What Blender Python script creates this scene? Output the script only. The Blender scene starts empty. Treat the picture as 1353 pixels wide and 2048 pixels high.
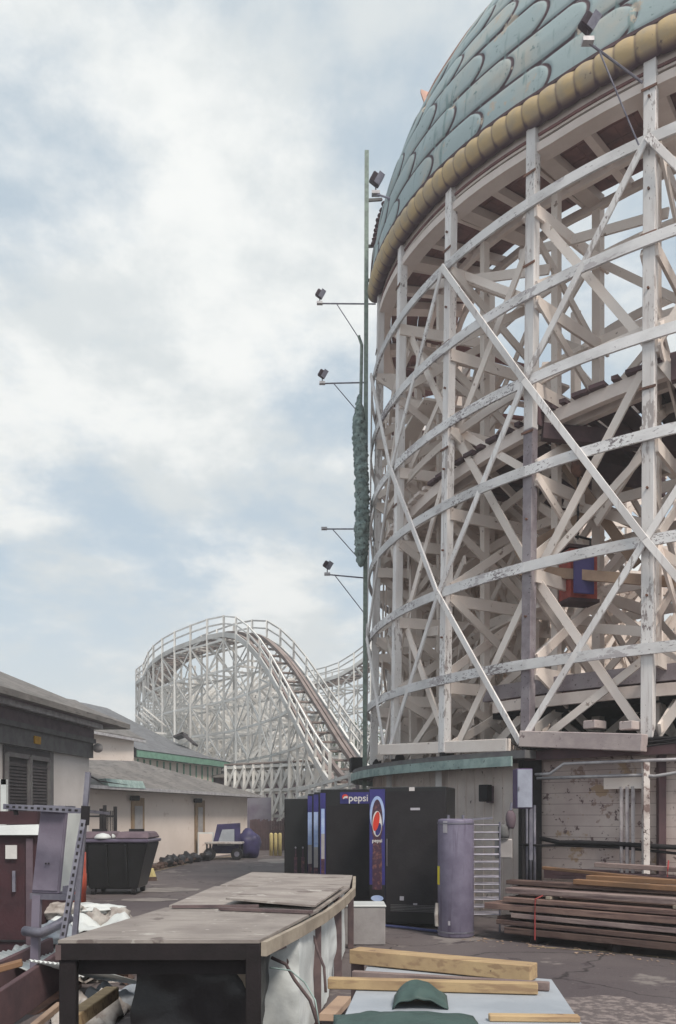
import bpy, math, random
from mathutils import Vector as V, noise as MN
random.seed(11)
R_ = math.radians
sc = bpy.context.scene
C = sc.collection
F, HX, HY, EYE = 1700.0, 676.5, 1630.0, 1.65
def P(px, py, d): return V(((px-HX)/F*d, d, EYE+(HY-py)/F*d))
def G(px, d, z=0): return V(((px-HX)/F*d, d, z))

# ------------------------------------------------------------ materials
def nt(m): return m.node_tree.nodes, m.node_tree.links
def M(name, c1, c2=None, sca=3.0, lo=.42, hi=.62, rough=.8, bump=.25, bsc=30.0, stretch=(1,1,1), metal=0.0,
      spots=None, streak=None, rnd=.12, attr=None, alpha=None, coat=0.0):
    m = bpy.data.materials.new(name); m.use_nodes = True
    N, L = nt(m); b = N['Principled BSDF']
    tc = N.new('ShaderNodeTexCoord'); oi = N.new('ShaderNodeObjectInfo')
    ml = N.new('ShaderNodeMath'); ml.operation = 'MULTIPLY'; ml.inputs[1].default_value = 57.0
    L.new(oi.outputs['Random'], ml.inputs[0])
    ad = N.new('ShaderNodeVectorMath'); ad.operation = 'ADD'
    L.new(tc.outputs['Object'], ad.inputs[0]); L.new(ml.outputs[0], ad.inputs[1])
    mp = N.new('ShaderNodeMapping'); mp.inputs['Scale'].default_value = stretch
    L.new(ad.outputs[0], mp.inputs[0])
    def noise(s, d=6, r=.6):
        n = N.new('ShaderNodeTexNoise'); n.inputs['Scale'].default_value = s
        n.inputs['Detail'].default_value = d; n.inputs['Roughness'].default_value = r
        L.new(mp.outputs[0], n.inputs['Vector']); return n.outputs['Fac']
    def ramp(f, a, z):
        r = N.new('ShaderNodeMapRange'); r.inputs['From Min'].default_value = a; r.inputs['From Max'].default_value = z
        L.new(f, r.inputs['Value']); return r.outputs['Result']
    def mix(f, a, bb, mode='MIX'):
        x = N.new('ShaderNodeMix'); x.data_type = 'RGBA'; x.blend_type = mode
        if isinstance(f, float): x.inputs[0].default_value = f
        else: L.new(f, x.inputs[0])
        for k, v in ((6, a), (7, bb)):
            if isinstance(v, tuple): x.inputs[k].default_value = (*v, 1)
            else: L.new(v, x.inputs[k])
        return x.outputs[2]
    c2 = c2 or tuple(x*.75 for x in c1)
    col = mix(ramp(noise(sca), lo, hi), c1, c2)
    if attr:
        for (an, ac, a0, a1) in attr:
            at = N.new('ShaderNodeAttribute'); at.attribute_name = an
            col = mix(ramp(at.outputs['Fac'], a0, a1), col, ac)
    if streak:
        scol, ss, st = streak
        mp2 = N.new('ShaderNodeMapping'); mp2.inputs['Scale'].default_value = ss
        L.new(ad.outputs[0], mp2.inputs[0])
        n = N.new('ShaderNodeTexNoise'); n.inputs['Scale'].default_value = 1; n.inputs['Detail'].default_value = 5
        L.new(mp2.outputs[0], n.inputs['Vector'])
        col = mix(ramp(n.outputs['Fac'], st, st+.1), col, scol)
    if spots:
        for sp_ in spots:
            scol, ss, st = sp_[:3]; f_ = noise(ss, 5, .65)
            if len(sp_) > 3:
                n2 = N.new('ShaderNodeTexNoise'); n2.inputs['Scale'].default_value = sp_[3]; n2.inputs['Detail'].default_value = 2
                L.new(ad.outputs[0], n2.inputs['Vector'])
                ma = N.new('ShaderNodeMath'); ma.operation = 'MULTIPLY_ADD'; ma.inputs[1].default_value = .75; L.new(n2.outputs['Fac'], ma.inputs[0]); L.new(f_, ma.inputs[2])
                mb = N.new('ShaderNodeMath'); mb.operation = 'SUBTRACT'; mb.inputs[1].default_value = .375; L.new(ma.outputs[0], mb.inputs[0]); f_ = mb.outputs[0]
            col = mix(ramp(f_, st, st+.04), col, scol)
    if rnd:
        mr = N.new('ShaderNodeMapRange'); mr.inputs['To Min'].default_value = 1-rnd*1.5; mr.inputs['To Max'].default_value = 1+rnd*.4
        L.new(oi.outputs['Random'], mr.inputs['Value'])
        cb = N.new('ShaderNodeCombineColor')
        for i in range(3): L.new(mr.outputs[0], cb.inputs[i])
        col = mix(1.0, col, cb.outputs[0], 'MULTIPLY')
    L.new(col, b.inputs['Base Color'])
    b.inputs['Roughness'].default_value = rough; b.inputs['Metallic'].default_value = metal
    b.inputs['Specular IOR Level'].default_value = .35
    if coat: b.inputs['Coat Weight'].default_value = coat
    if alpha is not None: b.inputs['Alpha'].default_value = alpha
    if bump:
        bp = N.new('ShaderNodeBump'); bp.inputs['Strength'].default_value = bump; bp.inputs['Distance'].default_value = .01
        L.new(noise(bsc, 5), bp.inputs['Height']); L.new(bp.outputs[0], b.inputs['Normal'])
    return m

chip = ((.20,.17,.17), 11.0, .60)
paint = M('white_paint', (.80,.78,.77), (.66,.63,.62), 1.2, stretch=(1.6,1.6,.5), spots=[((.42,.38,.37), 8., .65, .8), ((.24,.20,.20), 24., .68, 1.1)], streak=((.60,.56,.55),(20,20,1.2),.58), rnd=.1)
peel = M('peeling_paint', (.80,.79,.79), (.62,.61,.61), 1.6, stretch=(1,1,2.2), spots=[((.50,.47,.48), 5., .61, .7), ((.24,.21,.22), 15., .635, .9)], rnd=.08)
inner = M('warm_bounce_paint', (.88,.80,.74), (.80,.71,.65), .9, spots=[((.34,.26,.22), 6., .65)], rnd=.12)  # white wood in the tower's shade, warm bounced light put into its colour
cream = M('cream_joist', (.80,.71,.66), (.68,.59,.54), 1., rnd=.12)
raw = M('raw_timber', (.42,.30,.22), (.30,.21,.16), 2., rnd=.2)
greywood = M('grey_timber', (.30,.27,.29), (.20,.17,.19), 3., spots=[((.1,.08,.09),20.,.62)])
redwood = M('dark_red_boards', (.27,.135,.13), (.18,.095,.095), 3., rnd=.2)
darkbeam = M('dark_beam', (.11,.065,.072), (.075,.048,.055), 4.)
farwhite = M('far_white', (.80,.79,.76), (.64,.62,.59), .4, rnd=.2, bump=0)
farbrown = M('far_track', (.33,.27,.25), (.24,.19,.18), 1., rnd=.2, bump=0)
rust = M('rusty_steel', (.20,.10,.07), (.12,.07,.055), 8.)
steel = M('galvanised', (.25,.245,.29), (.16,.155,.20), 6., rough=.5, metal=.4)
steelL = M('light_conduit', (.50,.49,.50), (.36,.34,.36), 6., rough=.5, metal=.2)
black = M('black_plastic', (.018,.018,.020), (.013,.013,.014), 3., rough=.38, bump=.1)
blackmatte = M('black_matte', (.022,.020,.023), (.016,.014,.017), 3., rough=.8)
teal = M('teal_paint', (.34,.44,.42), (.22,.30,.29), 5., spots=[((.12,.14,.13), 14., .62)])
green = M('green_fascia', (.18,.34,.26), (.14,.26,.20), 5.)
roofing = M('grey_shingle', (.20,.185,.175), (.14,.13,.125), 1.5, bump=.8, bsc=12, streak=((.09,.083,.08),(3,3,26),.55), rnd=.05)
roofblue = M('slate_shingle', (.17,.175,.185), (.13,.13,.14), 1.5, bump=.8, bsc=12, streak=((.10,.10,.11),(3,3,20),.55), rnd=.05)
stucco = M('cream_stucco', (.76,.67,.61), (.69,.60,.54), .6, spots=[((.62,.52,.46), 2.2, .62)], bump=.5, bsc=60, rnd=0)
stuccog = M('grey_stucco', (.60,.57,.56), (.52,.49,.48), .8, bump=.5, bsc=60, rnd=0)
mould = M('dark_moulding', (.13,.13,.13), (.10,.09,.10), 4.)
mouldp = M('plum_moulding', (.15,.11,.13), (.11,.08,.10), 4.)
louv = M('dark_louver', (.065,.055,.06), (.045,.04,.045), 4.)
ply = M('weathered_plywood', (.34,.305,.28), (.24,.21,.195), 2.2, streak=((.24,.205,.19), (2,26,3), .54), spots=[((.17,.14,.13),2.6,.60),((.44,.41,.38),5.,.62),((.10,.08,.08),30.,.68)], rnd=.12, bump=.4)
edgew = M('cream_edge_board', (.36,.31,.25), (.25,.21,.17), 3.)
legw = M('brown_leg', (.14,.10,.10), (.09,.065,.07), 6.)
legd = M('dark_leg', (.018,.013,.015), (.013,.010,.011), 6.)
yellowood = M('fresh_timber', (.50,.36,.20), (.38,.26,.15), 2.5, spots=[((.22,.14,.09), 5., .64), ((.14,.10,.07), 26., .68)], streak=((.33,.22,.13), (3,30,30), .52), rnd=.12)
plank = M('lumber_brown', (.23,.15,.125), (.16,.10,.088), 2., streak=((.09,.055,.055), (1.5,1.5,30), .52), rnd=.35, bump=.5)
plankw = M('lumber_weathered', (.30,.23,.21), (.22,.16,.155), 2., streak=((.13,.09,.09), (1.5,1.5,30), .52), rnd=.2, bump=.5)
planko = M('lumber_orange', (.26,.145,.08), (.17,.10,.06), 2., rnd=.25)
foam = M('foam_sheet', (.38,.41,.45), (.31,.34,.38), 2., rough=.6, rnd=.03)
whiteplas = M('white_plastic', (.68,.71,.70), (.58,.60,.60), 2., rough=.5)
tarpw = M('white_tarp', (.72,.76,.76), (.52,.55,.55), 2.5, rough=.5, bump=.6, bsc=7)
tarpg = M('green_tarp', (.06,.10,.092), (.04,.068,.064), 5., rough=.6, bump=.4, bsc=14)
heater = M('heater_shell', (.23,.21,.29), (.17,.15,.22), 3., rough=.5, streak=((.13,.11,.17), (14,14,1.2), .58))
boxg = M('grey_enclosure', (.19,.17,.22), (.15,.13,.175), 4., rough=.5)
boxb = M('pale_blue_enclosure', (.40,.43,.52), (.33,.35,.43), 4., rough=.5)
purple = M('shaded_side_purple', (.13,.09,.19), (.10,.07,.14), 4., rough=.5)  # shade on the side of the pale blue cabinet, put into the colour
maroon = M('maroon_cabinet', (.060,.024,.030), (.042,.019,.024), 4., rough=.6)
orange = M('orange_plastic', (.42,.075,.04), (.3,.05,.03), 4., rough=.5)
debrisw = M('pale_debris', (.48,.45,.42), (.30,.26,.24), 8.)
debrisb = M('brown_debris', (.16,.10,.08), (.09,.06,.05), 8.)
navy = M('blue_hoist_panel', (.08,.07,.22), (.06,.05,.17), 4., rough=.6)
redp = M('red_hoist_panel', (.50,.10,.08), (.34,.07,.06), 8., rough=.6)
purptarp = M('purple_tarp', (.055,.045,.13), (.035,.03,.08), 3., rough=.5, bump=.5, bsc=6)
bag = M('bin_bag', (.03,.028,.032), (.02,.018,.02), 3., rough=.35, bump=.6, bsc=10)
blue = M('cola_blue', (.045,.04,.19), (.03,.03,.13), 3., rough=.35, rnd=0, bump=0)
labelw = M('label_white', (.68,.66,.64), None, 3., rough=.6, rnd=0)
labeld = M('label_grey', (.42,.40,.44), None, 3., rough=.6, rnd=0)
logored = M('logo_red', (.62,.05,.03), (.5,.05,.03), 3., rough=.4, rnd=0, bump=0)
halo = M('pale_blue_glow_print', (.42,.52,.74), (.30,.40,.66), 6., rough=.4, rnd=0, bump=0)
cola = M('cola_print', (.06,.03,.05), (.22,.10,.09), 16., .5, .7, rough=.4, rnd=0, bump=0)
yellowp = M('yellow_paint', (.60,.50,.22), (.5,.42,.2), 6.)
ylabel = M('yellow_tag', (.75,.62,.05), None, 3., rnd=0)
browndoor = M('tan_door_frame', (.34,.24,.15), (.26,.18,.12), 4.)
doorgrey = M('pale_door', (.38,.36,.36), (.32,.30,.30), 4.)
siding = M('pink_siding', (.80,.71,.66), (.66,.57,.53), 1.3, spots=[((.16,.11,.11), 9., .66)], rnd=.02)
brown_fence = M('brown_fence_boards', (.13,.08,.085), (.09,.06,.065), 4.)
flaked = M('flaked_post', (.66,.61,.58), (.42,.36,.34), 3., spots=[((.20,.14,.13), 6., .54), ((.10,.07,.07), 20., .60)], rnd=0)
sillm = M('weathered_sill', (.50,.43,.41), (.36,.30,.30), 2., spots=[((.2,.15,.15), 9., .62)], rnd=.1)
salmon = M('salmon_edge', (.70,.46,.38), (.60,.38,.31), 3.)
leafm = M('foliage', (.07,.10,.045), (.045,.065,.03), .6, rnd=0, bump=0)
barkm = M('bark', (.12,.09,.07), (.08,.06,.05), 8.)
lampm = M('lamp_housing', (.07,.05,.065), (.05,.035,.045), 5.)
verd = M('verdigris_sculpt', (.28,.36,.34), (.13,.18,.18), 9., bump=1., bsc=14, spots=[((.04,.04,.05), 18., .6)])
pole_m = M('green_grey_pole', (.24,.30,.26), (.17,.2,.18), 9.)

def asphalt():
    m = M('asphalt', (.128,.108,.108), (.088,.072,.077), .35, rough=.85, bump=.7, bsc=55,
          spots=[((.21,.185,.175), .8, .60), ((.07,.055,.06), 2.3, .62), ((.055,.045,.05), 9., .66), ((.27,.24,.22), 26., .66)], rnd=0)
    N, L = nt(m); b = N['Principled BSDF']; tc = N.new('ShaderNodeTexCoord')
    wn_ = N.new('ShaderNodeTexNoise'); wn_.inputs['Scale'].default_value = 1.3; wn_.inputs['Detail'].default_value = 5; L.new(tc.outputs['Object'], wn_.inputs['Vector'])
    ad = N.new('ShaderNodeVectorMath'); ad.operation = 'ADD'; L.new(tc.outputs['Object'], ad.inputs[0]); L.new(wn_.outputs['Color'], ad.inputs[1])
    vo = N.new('ShaderNodeTexVoronoi'); vo.feature = 'DISTANCE_TO_EDGE'; vo.inputs['Scale'].default_value = .55; L.new(ad.outputs[0], vo.inputs['Vector'])
    mr = N.new('ShaderNodeMapRange'); mr.inputs[1].default_value = .004; mr.inputs[2].default_value = .014; mr.inputs[3].default_value = .38; mr.inputs[4].default_value = 1; L.new(vo.outputs['Distance'], mr.inputs[0])
    src = b.inputs['Base Color'].links[0].from_socket; x = N.new('ShaderNodeMix'); x.data_type = 'RGBA'; x.blend_type = 'MULTIPLY'; x.inputs[0].default_value = 1
    cb = N.new('ShaderNodeCombineColor')
    for i in range(3): L.new(mr.outputs[0], cb.inputs[i])
    L.new(src, x.inputs[6]); L.new(cb.outputs[0], x.inputs[7]); L.new(x.outputs[2], b.inputs['Base Color'])
    return m
def brickwall():
    m = M('peeling_block', (.60,.51,.47), (.46,.37,.35), .9, spots=[((.40,.28,.19), 1.7, .60), ((.30,.21,.18), 3.3, .60), ((.15,.10,.10), 9., .60)], rnd=0)
    N, L = nt(m); b = N['Principled BSDF']
    br = N.new('ShaderNodeTexBrick'); uv = N.new('ShaderNodeUVMap')
    L.new(uv.outputs[0], br.inputs['Vector']); br.inputs['Scale'].default_value = 1
    br.inputs['Brick Width'].default_value = 7.; br.inputs['Row Height'].default_value = .165; br.inputs['Mortar Size'].default_value = .004
    br.inputs['Color1'].default_value = br.inputs['Color2'].default_value = (1,1,1,1); br.inputs['Mortar'].default_value = (.35,.28,.28,1)
    src = b.inputs['Base Color'].links[0].from_socket
    x = N.new('ShaderNodeMix'); x.data_type = 'RGBA'; x.blend_type = 'MULTIPLY'; x.inputs[0].default_value = .8
    L.new(src, x.inputs[6]); L.new(br.outputs['Color'], x.inputs[7]); L.new(x.outputs[2], b.inputs['Base Color'])
    return m
asph = asphalt(); brick = brickwall()
scales_m = M('teal_scales', (.35,.43,.44), (.48,.45,.39), .8, .48, .72, rough=.65, bump=.3, bsc=12,
             spots=[((.17,.24,.24), 9., .63),((.46,.40,.33), 2.1, .62),((.10,.12,.12), 32., .67)], streak=((.22,.30,.30),(7,7,1.2),.60), rnd=0,
             attr=[('edge', (.26,.33,.345), .62, 1.0), ('groove', (.075,.045,.055), .32, .60)])
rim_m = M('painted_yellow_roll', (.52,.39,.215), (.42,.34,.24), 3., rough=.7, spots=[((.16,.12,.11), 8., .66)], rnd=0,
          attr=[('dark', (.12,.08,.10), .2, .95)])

# ------------------------------------------------------------ mesh helpers
OFF = {}
def frame(d, up=V((0,0,1))):
    d = d.normalized()
    if abs(d.dot(up)) > .98: up = V((0,1,0)) if abs(d.y) < .9 else V((1,0,0))
    s = d.cross(up).normalized(); u = s.cross(d).normalized()
    return s, u
class MB:
    def __init__(s): s.v = []; s.f = []; s.smooth = False; s.uv = None; s.attr = {}
    def add(s, vs, fs):
        n = len(s.v); s.v += [V(x) for x in vs]; s.f += [tuple(i+n for i in f) for f in fs]; return s
    def hexa(s, a):   # 8 points: bottom 4, top 4
        return s.add(a, [(3,2,1,0),(4,5,6,7),(0,1,5,4),(1,2,6,5),(2,3,7,6),(3,0,4,7)])
    def box(s, c, size, rz=0, rx=0, ry=0):
        from mathutils import Euler
        e = Euler((rx, ry, rz)); c = V(c); x, y, z = (q/2 for q in size)
        pts = [V(p) for p in ((-x,-y,-z),(x,-y,-z),(x,y,-z),(-x,y,-z),(-x,-y,z),(x,-y,z),(x,y,z),(-x,y,z))]
        out = []
        for p in pts: p.rotate(e); out.append(p+c)
        return s.hexa(out)
    def bar(s, p, q, w, h, up=V((0,0,1))):      # w sideways, h along up
        p, q = V(p), V(q); a, u = frame(q-p, V(up)); a = a*w/2; u = u*h/2
        return s.hexa([p-a-u, p+a-u, q+a-u, q-a-u, p-a+u, p+a+u, q+a+u, q-a+u])
    def tube(s, pts, r, n=10, r2=None):
        pts = [V(p) for p in pts]; k = len(pts); vs = []; fs = []
        for i, p in enumerate(pts):
            d = pts[min(i+1,k-1)]-pts[max(i-1,0)]; a, u = frame(d)
            rr = r if r2 is None else r+(r2-r)*i/(k-1)
            for j in range(n):
                t = 2*math.pi*j/n; vs.append(p+a*math.cos(t)*rr+u*math.sin(t)*rr)
        for i in range(k-1):
            for j in range(n):
                j2 = (j+1)%n; fs.append((i*n+j, i*n+j2, (i+1)*n+j2, (i+1)*n+j))
        fs.append(tuple(range(n))[::-1]); fs.append(tuple((k-1)*n+j for j in range(n)))
        return s.add(vs, fs)
    def ribbon(s, pts, th, h):                   # board bent along pts, th horizontally, h tall
        pts = [V(p) for p in pts]; k = len(pts); vs = []; fs = []
        for i, p in enumerate(pts):
            d = pts[min(i+1,k-1)]-pts[max(i-1,0)]; a, u = frame(d)
            a = a*th/2; u = u*h/2; vs += [p-a-u, p+a-u, p+a+u, p-a+u]
        for i in range(k-1):
            for j in range(4):
                j2 = (j+1)%4; fs.append((i*4+j, i*4+j2, (i+1)*4+j2, (i+1)*4+j))
        fs += [(3,2,1,0), ((k-1)*4, (k-1)*4+1, (k-1)*4+2, (k-1)*4+3)]
        return s.add(vs, fs)
    def lathe(s, c, prof, n=28):
        c = V(c); vs = []; fs = []; k = len(prof)
        for r, z in prof:
            for j in range(n):
                t = 2*math.pi*j/n; vs.append(c+V((r*math.cos(t), r*math.sin(t), z)))
        for i in range(k-1):
            for j in range(n):
                j2 = (j+1)%n; fs.append((i*n+j, i*n+j2, (i+1)*n+j2, (i+1)*n+j))
        fs.append(tuple(range(n))[::-1]); fs.append(tuple((k-1)*n+j for j in range(n)))
        s.add(vs, fs); return s
    def prism(s, pts, th):                        # slab from a polygon, thickness downward
        n = len(pts); top = [V(p) for p in pts]; bot = [p-V((0,0,th)) for p in top]
        return s.add(top+bot, [tuple(range(n)), tuple(range(n, 2*n))[::-1]]+[(i, n+i, n+(i+1)%n, (i+1)%n) for i in range(n)])
    def blob(s, c, size, seed=0, amp=.25, n=14, fr=1.6, flat=True):
        c = V(c); vs = []; fs = []
        for i in range(n+1):
            ph = math.pi*i/n
            for j in range(2*n):
                t = math.pi*j/n; d = V((math.sin(ph)*math.cos(t), math.sin(ph)*math.sin(t), math.cos(ph)))
                k = 1+amp*MN.noise(d*fr+V((seed*7.3,seed,0)))*1.6+amp*.5*MN.noise(d*fr*3+V((seed,0,9)))
                q = V((d.x*size[0]/2*k, d.y*size[1]/2*k, d.z*size[2]/2*k))
                if flat: q.z = max(q.z, -size[2]*.42)
                vs.append(c+q)
        m = 2*n
        for i in range(n):
            for j in range(m): fs.append((i*m+j, (i+1)*m+j, (i+1)*m+(j+1)%m, i*m+(j+1)%m))
        s.smooth = True; return s.add(vs, fs)
    def build(s, name, mat, parent=None, label=None, bevel=0, smooth=None, kind=None):
        vs = s.v
        if parent is not None: o0 = OFF[parent.name]
        else:
            o0 = V(((min(p.x for p in vs)+max(p.x for p in vs))/2, (min(p.y for p in vs)+max(p.y for p in vs))/2, min(p.z for p in vs)))
        me = bpy.data.meshes.new(name); me.from_pydata([tuple(p-o0) for p in vs], [], s.f)
        me.materials.append(mat)
        if s.uv:
            u = me.uv_layers.new(name='UVMap'); i = 0
            for pl in me.polygons:
                for li in pl.loop_indices: u.data[li].uv = s.uv[me.loops[li].vertex_index]
        for an, vals in s.attr.items():
            a = me.attributes.new(an, 'FLOAT', 'POINT'); a.data.foreach_set('value', vals)
        if s.smooth or smooth:
            for pl in me.polygons: pl.use_smooth = True
        me.update()
        o = bpy.data.objects.new(name, me); C.objects.link(o)
        if parent is not None: o.parent = parent; OFF[o.name] = o0
        else: o.location = o0; OFF[o.name] = o0
        if smooth == 'auto':
            for pl in me.polygons: pl.use_smooth = len(pl.vertices) == 4
        if bevel:
            b = o.modifiers.new('bevel', 'BEVEL'); b.width = bevel; b.segments = 1; b.limit_method = 'ANGLE'
        if label: o['label'] = label
        if kind: o['kind'] = kind
        return o
def tag(o, label, cat, group=None):
    o['label'] = label; o['category'] = cat
    if group: o['group'] = group
    return o
def T(name, label, cat, loc, group=None):
    o = bpy.data.objects.new(name, None); C.objects.link(o); o.location = loc; o.empty_display_size = .2
    OFF[o.name] = V(loc); return tag(o, label, cat, group)
def many(name, items, mat, parent, cap=98, bevel=0):
    """items: list of (p, q, w, h[, up]); nearest ones become parts, the rest one stuff part"""
    items = sorted(items, key=lambda t: ((V(t[0])+V(t[1]))/2-V((0,0,EYE))).length)
    for t in items[:cap]: MB().bar(*t).build(name, mat, parent, bevel=bevel)
    if len(items) > cap:
        b = MB()
        for t in items[cap:]: b.bar(*t)
        b.build(name, mat, parent, kind='stuff')
def text_part(txt, size, loc, rot, mat, name, parent, off=0.002, bold=0):
    cu = bpy.data.curves.new('lettering', 'FONT'); cu.body = txt; cu.size = size; cu.extrude = off; cu.offset = bold
    cu.align_x = 'CENTER'; cu.align_y = 'CENTER'
    to = bpy.data.objects.new('tmp_lettering', cu); C.objects.link(to)
    dg = bpy.context.evaluated_depsgraph_get(); me = bpy.data.meshes.new_from_object(to.evaluated_get(dg))
    bpy.data.objects.remove(to)
    me.materials.clear(); me.materials.append(mat)
    o = bpy.data.objects.new(name, me); C.objects.link(o); o.parent = parent
    o.location = V(loc)-OFF[parent.name]; o.rotation_euler = rot; OFF[o.name] = V(loc)
    return o

# ------------------------------------------------------------ ground
g = MB(); n = 60; S = 260
S = 170; g.add([(-S,-30,0),(S,-30,0),(S,190,0),(-S,190,0)], [(0,1,2,3)])
o = g.build('ground', asph); o['kind'] = 'structure'
def ground_line(pts, w, name='painted_line', mat=yellowp, z=.004):
    b = MB(); 
    for a, c in zip(pts, pts[1:]):
        a, c = V(a), V(c); s, _ = frame(c-a); s *= w/2
        b.add([a-s+V((0,0,z)), a+s+V((0,0,z)), c+s+V((0,0,z)), c-s+V((0,0,z))], [(0,1,2,3)])
    o = b.build(name, mat); o['kind'] = 'structure'
faded = M('faded_yellow_line', (.27,.21,.13), (.10,.08,.08), 9., .45,.6, rnd=0)
def gy(px, py): d = EYE*F/(py-HY); return G(px, d)
ground_line([gy(1060,1893), gy(1200,1903), gy(1420,1924)], .09, mat=faded)
ground_line([gy(270,1752), gy(330,1737), gy(400,1721)], .25, mat=faded)
ground_line([gy(400,1721), gy(470,1712)], .3, mat=faded)
gravel = M('pale_gravel', (.25,.21,.20), (.12,.10,.10), 14., .42, .55, rnd=0, bump=1.)
b = MB()
pts = []
for k in range(26):
    t = 2*math.pi*k/26; rr = 1+.35*MN.noise(V((math.cos(t)*2, math.sin(t)*2, 3)))
    pts.append((2.3+.75*rr*math.cos(t), 6.9+.8*rr*math.sin(t), .005))
b.add(pts, [tuple(range(26))]); o = b.build('gravel_patch', gravel); o['kind'] = 'structure'
# concrete slab patches
conc = M('pale_concrete_patch', (.26,.235,.22), (.17,.15,.145), 2., rnd=0)
for (px, py, w, l) in ((330,1780,1.5,1.2),(300,1800,1.1,.7),(560,1722,1.6,3.0)):
    c = gy(px, py); b = MB(); pts = []
    for k in range(18):
        t = 2*math.pi*k/18; rr = 1+.4*MN.noise(V((math.cos(t)*2, math.sin(t)*2, px)))
        pts.append((c.x+w/2*rr*math.cos(t), c.y+l/2*rr*math.sin(t), .006))
    b.add(pts, [tuple(range(18))]); o = b.build('concrete_patch', conc); o['kind'] = 'structure'

# ------------------------------------------------------------ curved coaster tower (right)
CX, CY, RO = 9.3, 18.8, 8.7
LV = [2.75, 3.95, 5.45, 6.93, 8.32, 9.66, 11.07]
TOP = 12.35
def RISE(a): return .013*max(0, min(a, 92)-46)
def Q(a, r, z): a = R_(a); return V((CX-r*math.sin(a), CY-r*math.cos(a), z))
def ro(z): return RO-.016*(z-2.6)
A0, DA = 35.6, 12.6
AZ = [A0+DA*k for k in range(-4, 10)]
tower = T('wooden_roller_coaster', 'towering peeling white wooden coaster curve on the right, braced with diamond-pattern boards', 'roller coaster', (CX, CY, 0))
def radial(a): a = R_(a); return V((-math.sin(a), -math.cos(a), 0))
# outer posts, built of two planks butted side by side
for k, a in enumerate(AZ):
    zb = 2.72
    z1 = TOP+.36+RISE(a)*.55
    if k == 5: MB().bar(Q(a, ro(8)-.14, 7.6), Q(a, ro(z1)-.14, z1), .17, .15, radial(a)).build('post', paint, tower, bevel=.008)
    m = greywood if k == 5 else paint
    if k == 5: z1 = 7.6
    o = MB().bar(Q(a, ro(zb)-.14, zb), Q(a, ro(z1)-.14, z1), .17, .15, radial(a)).build('post', m, tower, bevel=.008)
    for z in (4.7, 6.2, 7.6, 9., 10.4, 11.7):
        if k in (3,4,5,6) and z < z1: MB().tube([Q(a, ro(z)-.07, z), Q(a, ro(z)-.03, z)], .018, 6).build('bolt', rust, o)
    for z in (7.7, 9.9, 11.6):
        zz = z+.25*math.sin(k*2.1+z)
        MB().bar(Q(a, ro(zz)-.052, zz)-radial(a-90)*.11, Q(a, ro(zz)-.052, zz)+radial(a-90)*.11, .012, .035).build('strap', rust, o)
# ledgers bent round the curve
def arc(a0, a1, r, z, st=2.5, dz=0):
    nn = max(2, int(abs(a1-a0)/st)); return [Q(a0+(a1-a0)*i/nn, r, z+dz*i/nn) for i in range(nn+1)]
for i, z in enumerate(LV):
    if i == 0: continue
    for s in range(3):
        a0 = AZ[0]+s*63; a1 = min(a0+63+(1.5 if s < 2 else 0), AZ[-1])
        if a0 >= AZ[-1]: continue
        MB().ribbon(arc(a0, a1, ro(z)-.025+.0015*s, z+.004*s, 2), .04, .155).build('ledger', peel, tower)
# diamond bracing
br = []
for k in range(len(AZ)-1):
    odd = (k % 2 == 0)            # AZ[4] = first visible post carries nodes at levels 6 and 2
    hi = [(6,4),(2,4),(2,0)] if odd else [(4,6),(4,2),(0,2)]
    for (l0, l1) in hi:
        z0, z1 = LV[l0], LV[l1]
        off = .03 if z0 > z1 else .055
        br.append((Q(AZ[k], ro(z0)+off, z0), Q(AZ[k+1], ro(z1)+off, z1), .035, .10, radial((AZ[k]+AZ[k+1])/2)))
def flip(lst): return [(p, q, h, w, u) for (p, q, w, h, u) in lst]
for t in flip(br): MB().bar(*t).build('brace', paint, tower, bevel=.005)
opp = []
for k in range(len(AZ)-1):
    hi = [(4,6),(4,2),(0,2)] if k % 2 == 0 else [(6,4),(2,4),(2,0)]
    for (l0, l1) in hi:
        opp.append((Q(AZ[k], ro(LV[l0])-.30, LV[l0]-.1), Q(AZ[k+1], ro(LV[l1])-.30, LV[l1]-.1), .13, .035, radial((AZ[k]+AZ[k+1])/2)))
    for l in (1, 3, 5):
        l2 = l+1 if k % 2 else l-1
        if (k+l) % 3: opp.append((Q(AZ[k], ro(LV[l])-.36, LV[l]), Q(AZ[k+1], ro(LV[l2])-.36, LV[l2]), .12, .035, radial((AZ[k]+AZ[k+1])/2)))
for t in opp: MB().bar(*t).build('back_brace', inner, tower)
# inner rings
ip, il, ib = [], [], []
rings = [(6.55, inner, 2.7, 12.05), (4.6, inner, 2.7, 12.0)]
AZI = [A0+DA*k for k in range(-7, 21)]
for ri, (r, m, zb, zt) in enumerate(rings):
    ztop = zt
    for k, a in enumerate(AZI):
        if ri == 1 and k % 2: continue
        ip.append((Q(a, r, zb), Q(a, r, zt), .15, .15, radial(a)))
    for z in LV[1:]:
        if z > zt: continue
        for s in range(3):
            a0 = AZI[0]+s*115; a1 = a0+115
            if r > 6 or s < 2:
                MB().ribbon(arc(a0, a1, r+.1, z-.05, 3), .045, .17).build('ledger', m, tower)
    for k in range(len(AZI)-1):
        a, a2 = AZI[k], AZI[k+1]
        for i in range(len(LV)-1):
            z0, z1 = LV[i]+.05, LV[i+1]-.05
            if z1 > zt: continue
            if ri == 1 and (k+i) % 2: continue
            if (k+i) % 2: z0, z1 = z1, z0
            ib.append((Q(a, r+.16, z0), Q(a2, r+.16, z1), .12, .04, radial((a+a2)/2)))
            if random.random() < .35 and ri == 0:
                ib.append((Q(a, r-.1, z1), Q(a2, r-.1, z0), .12, .04, radial((a+a2)/2)))
many('inner_post', ip, inner, tower, 80)
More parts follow.
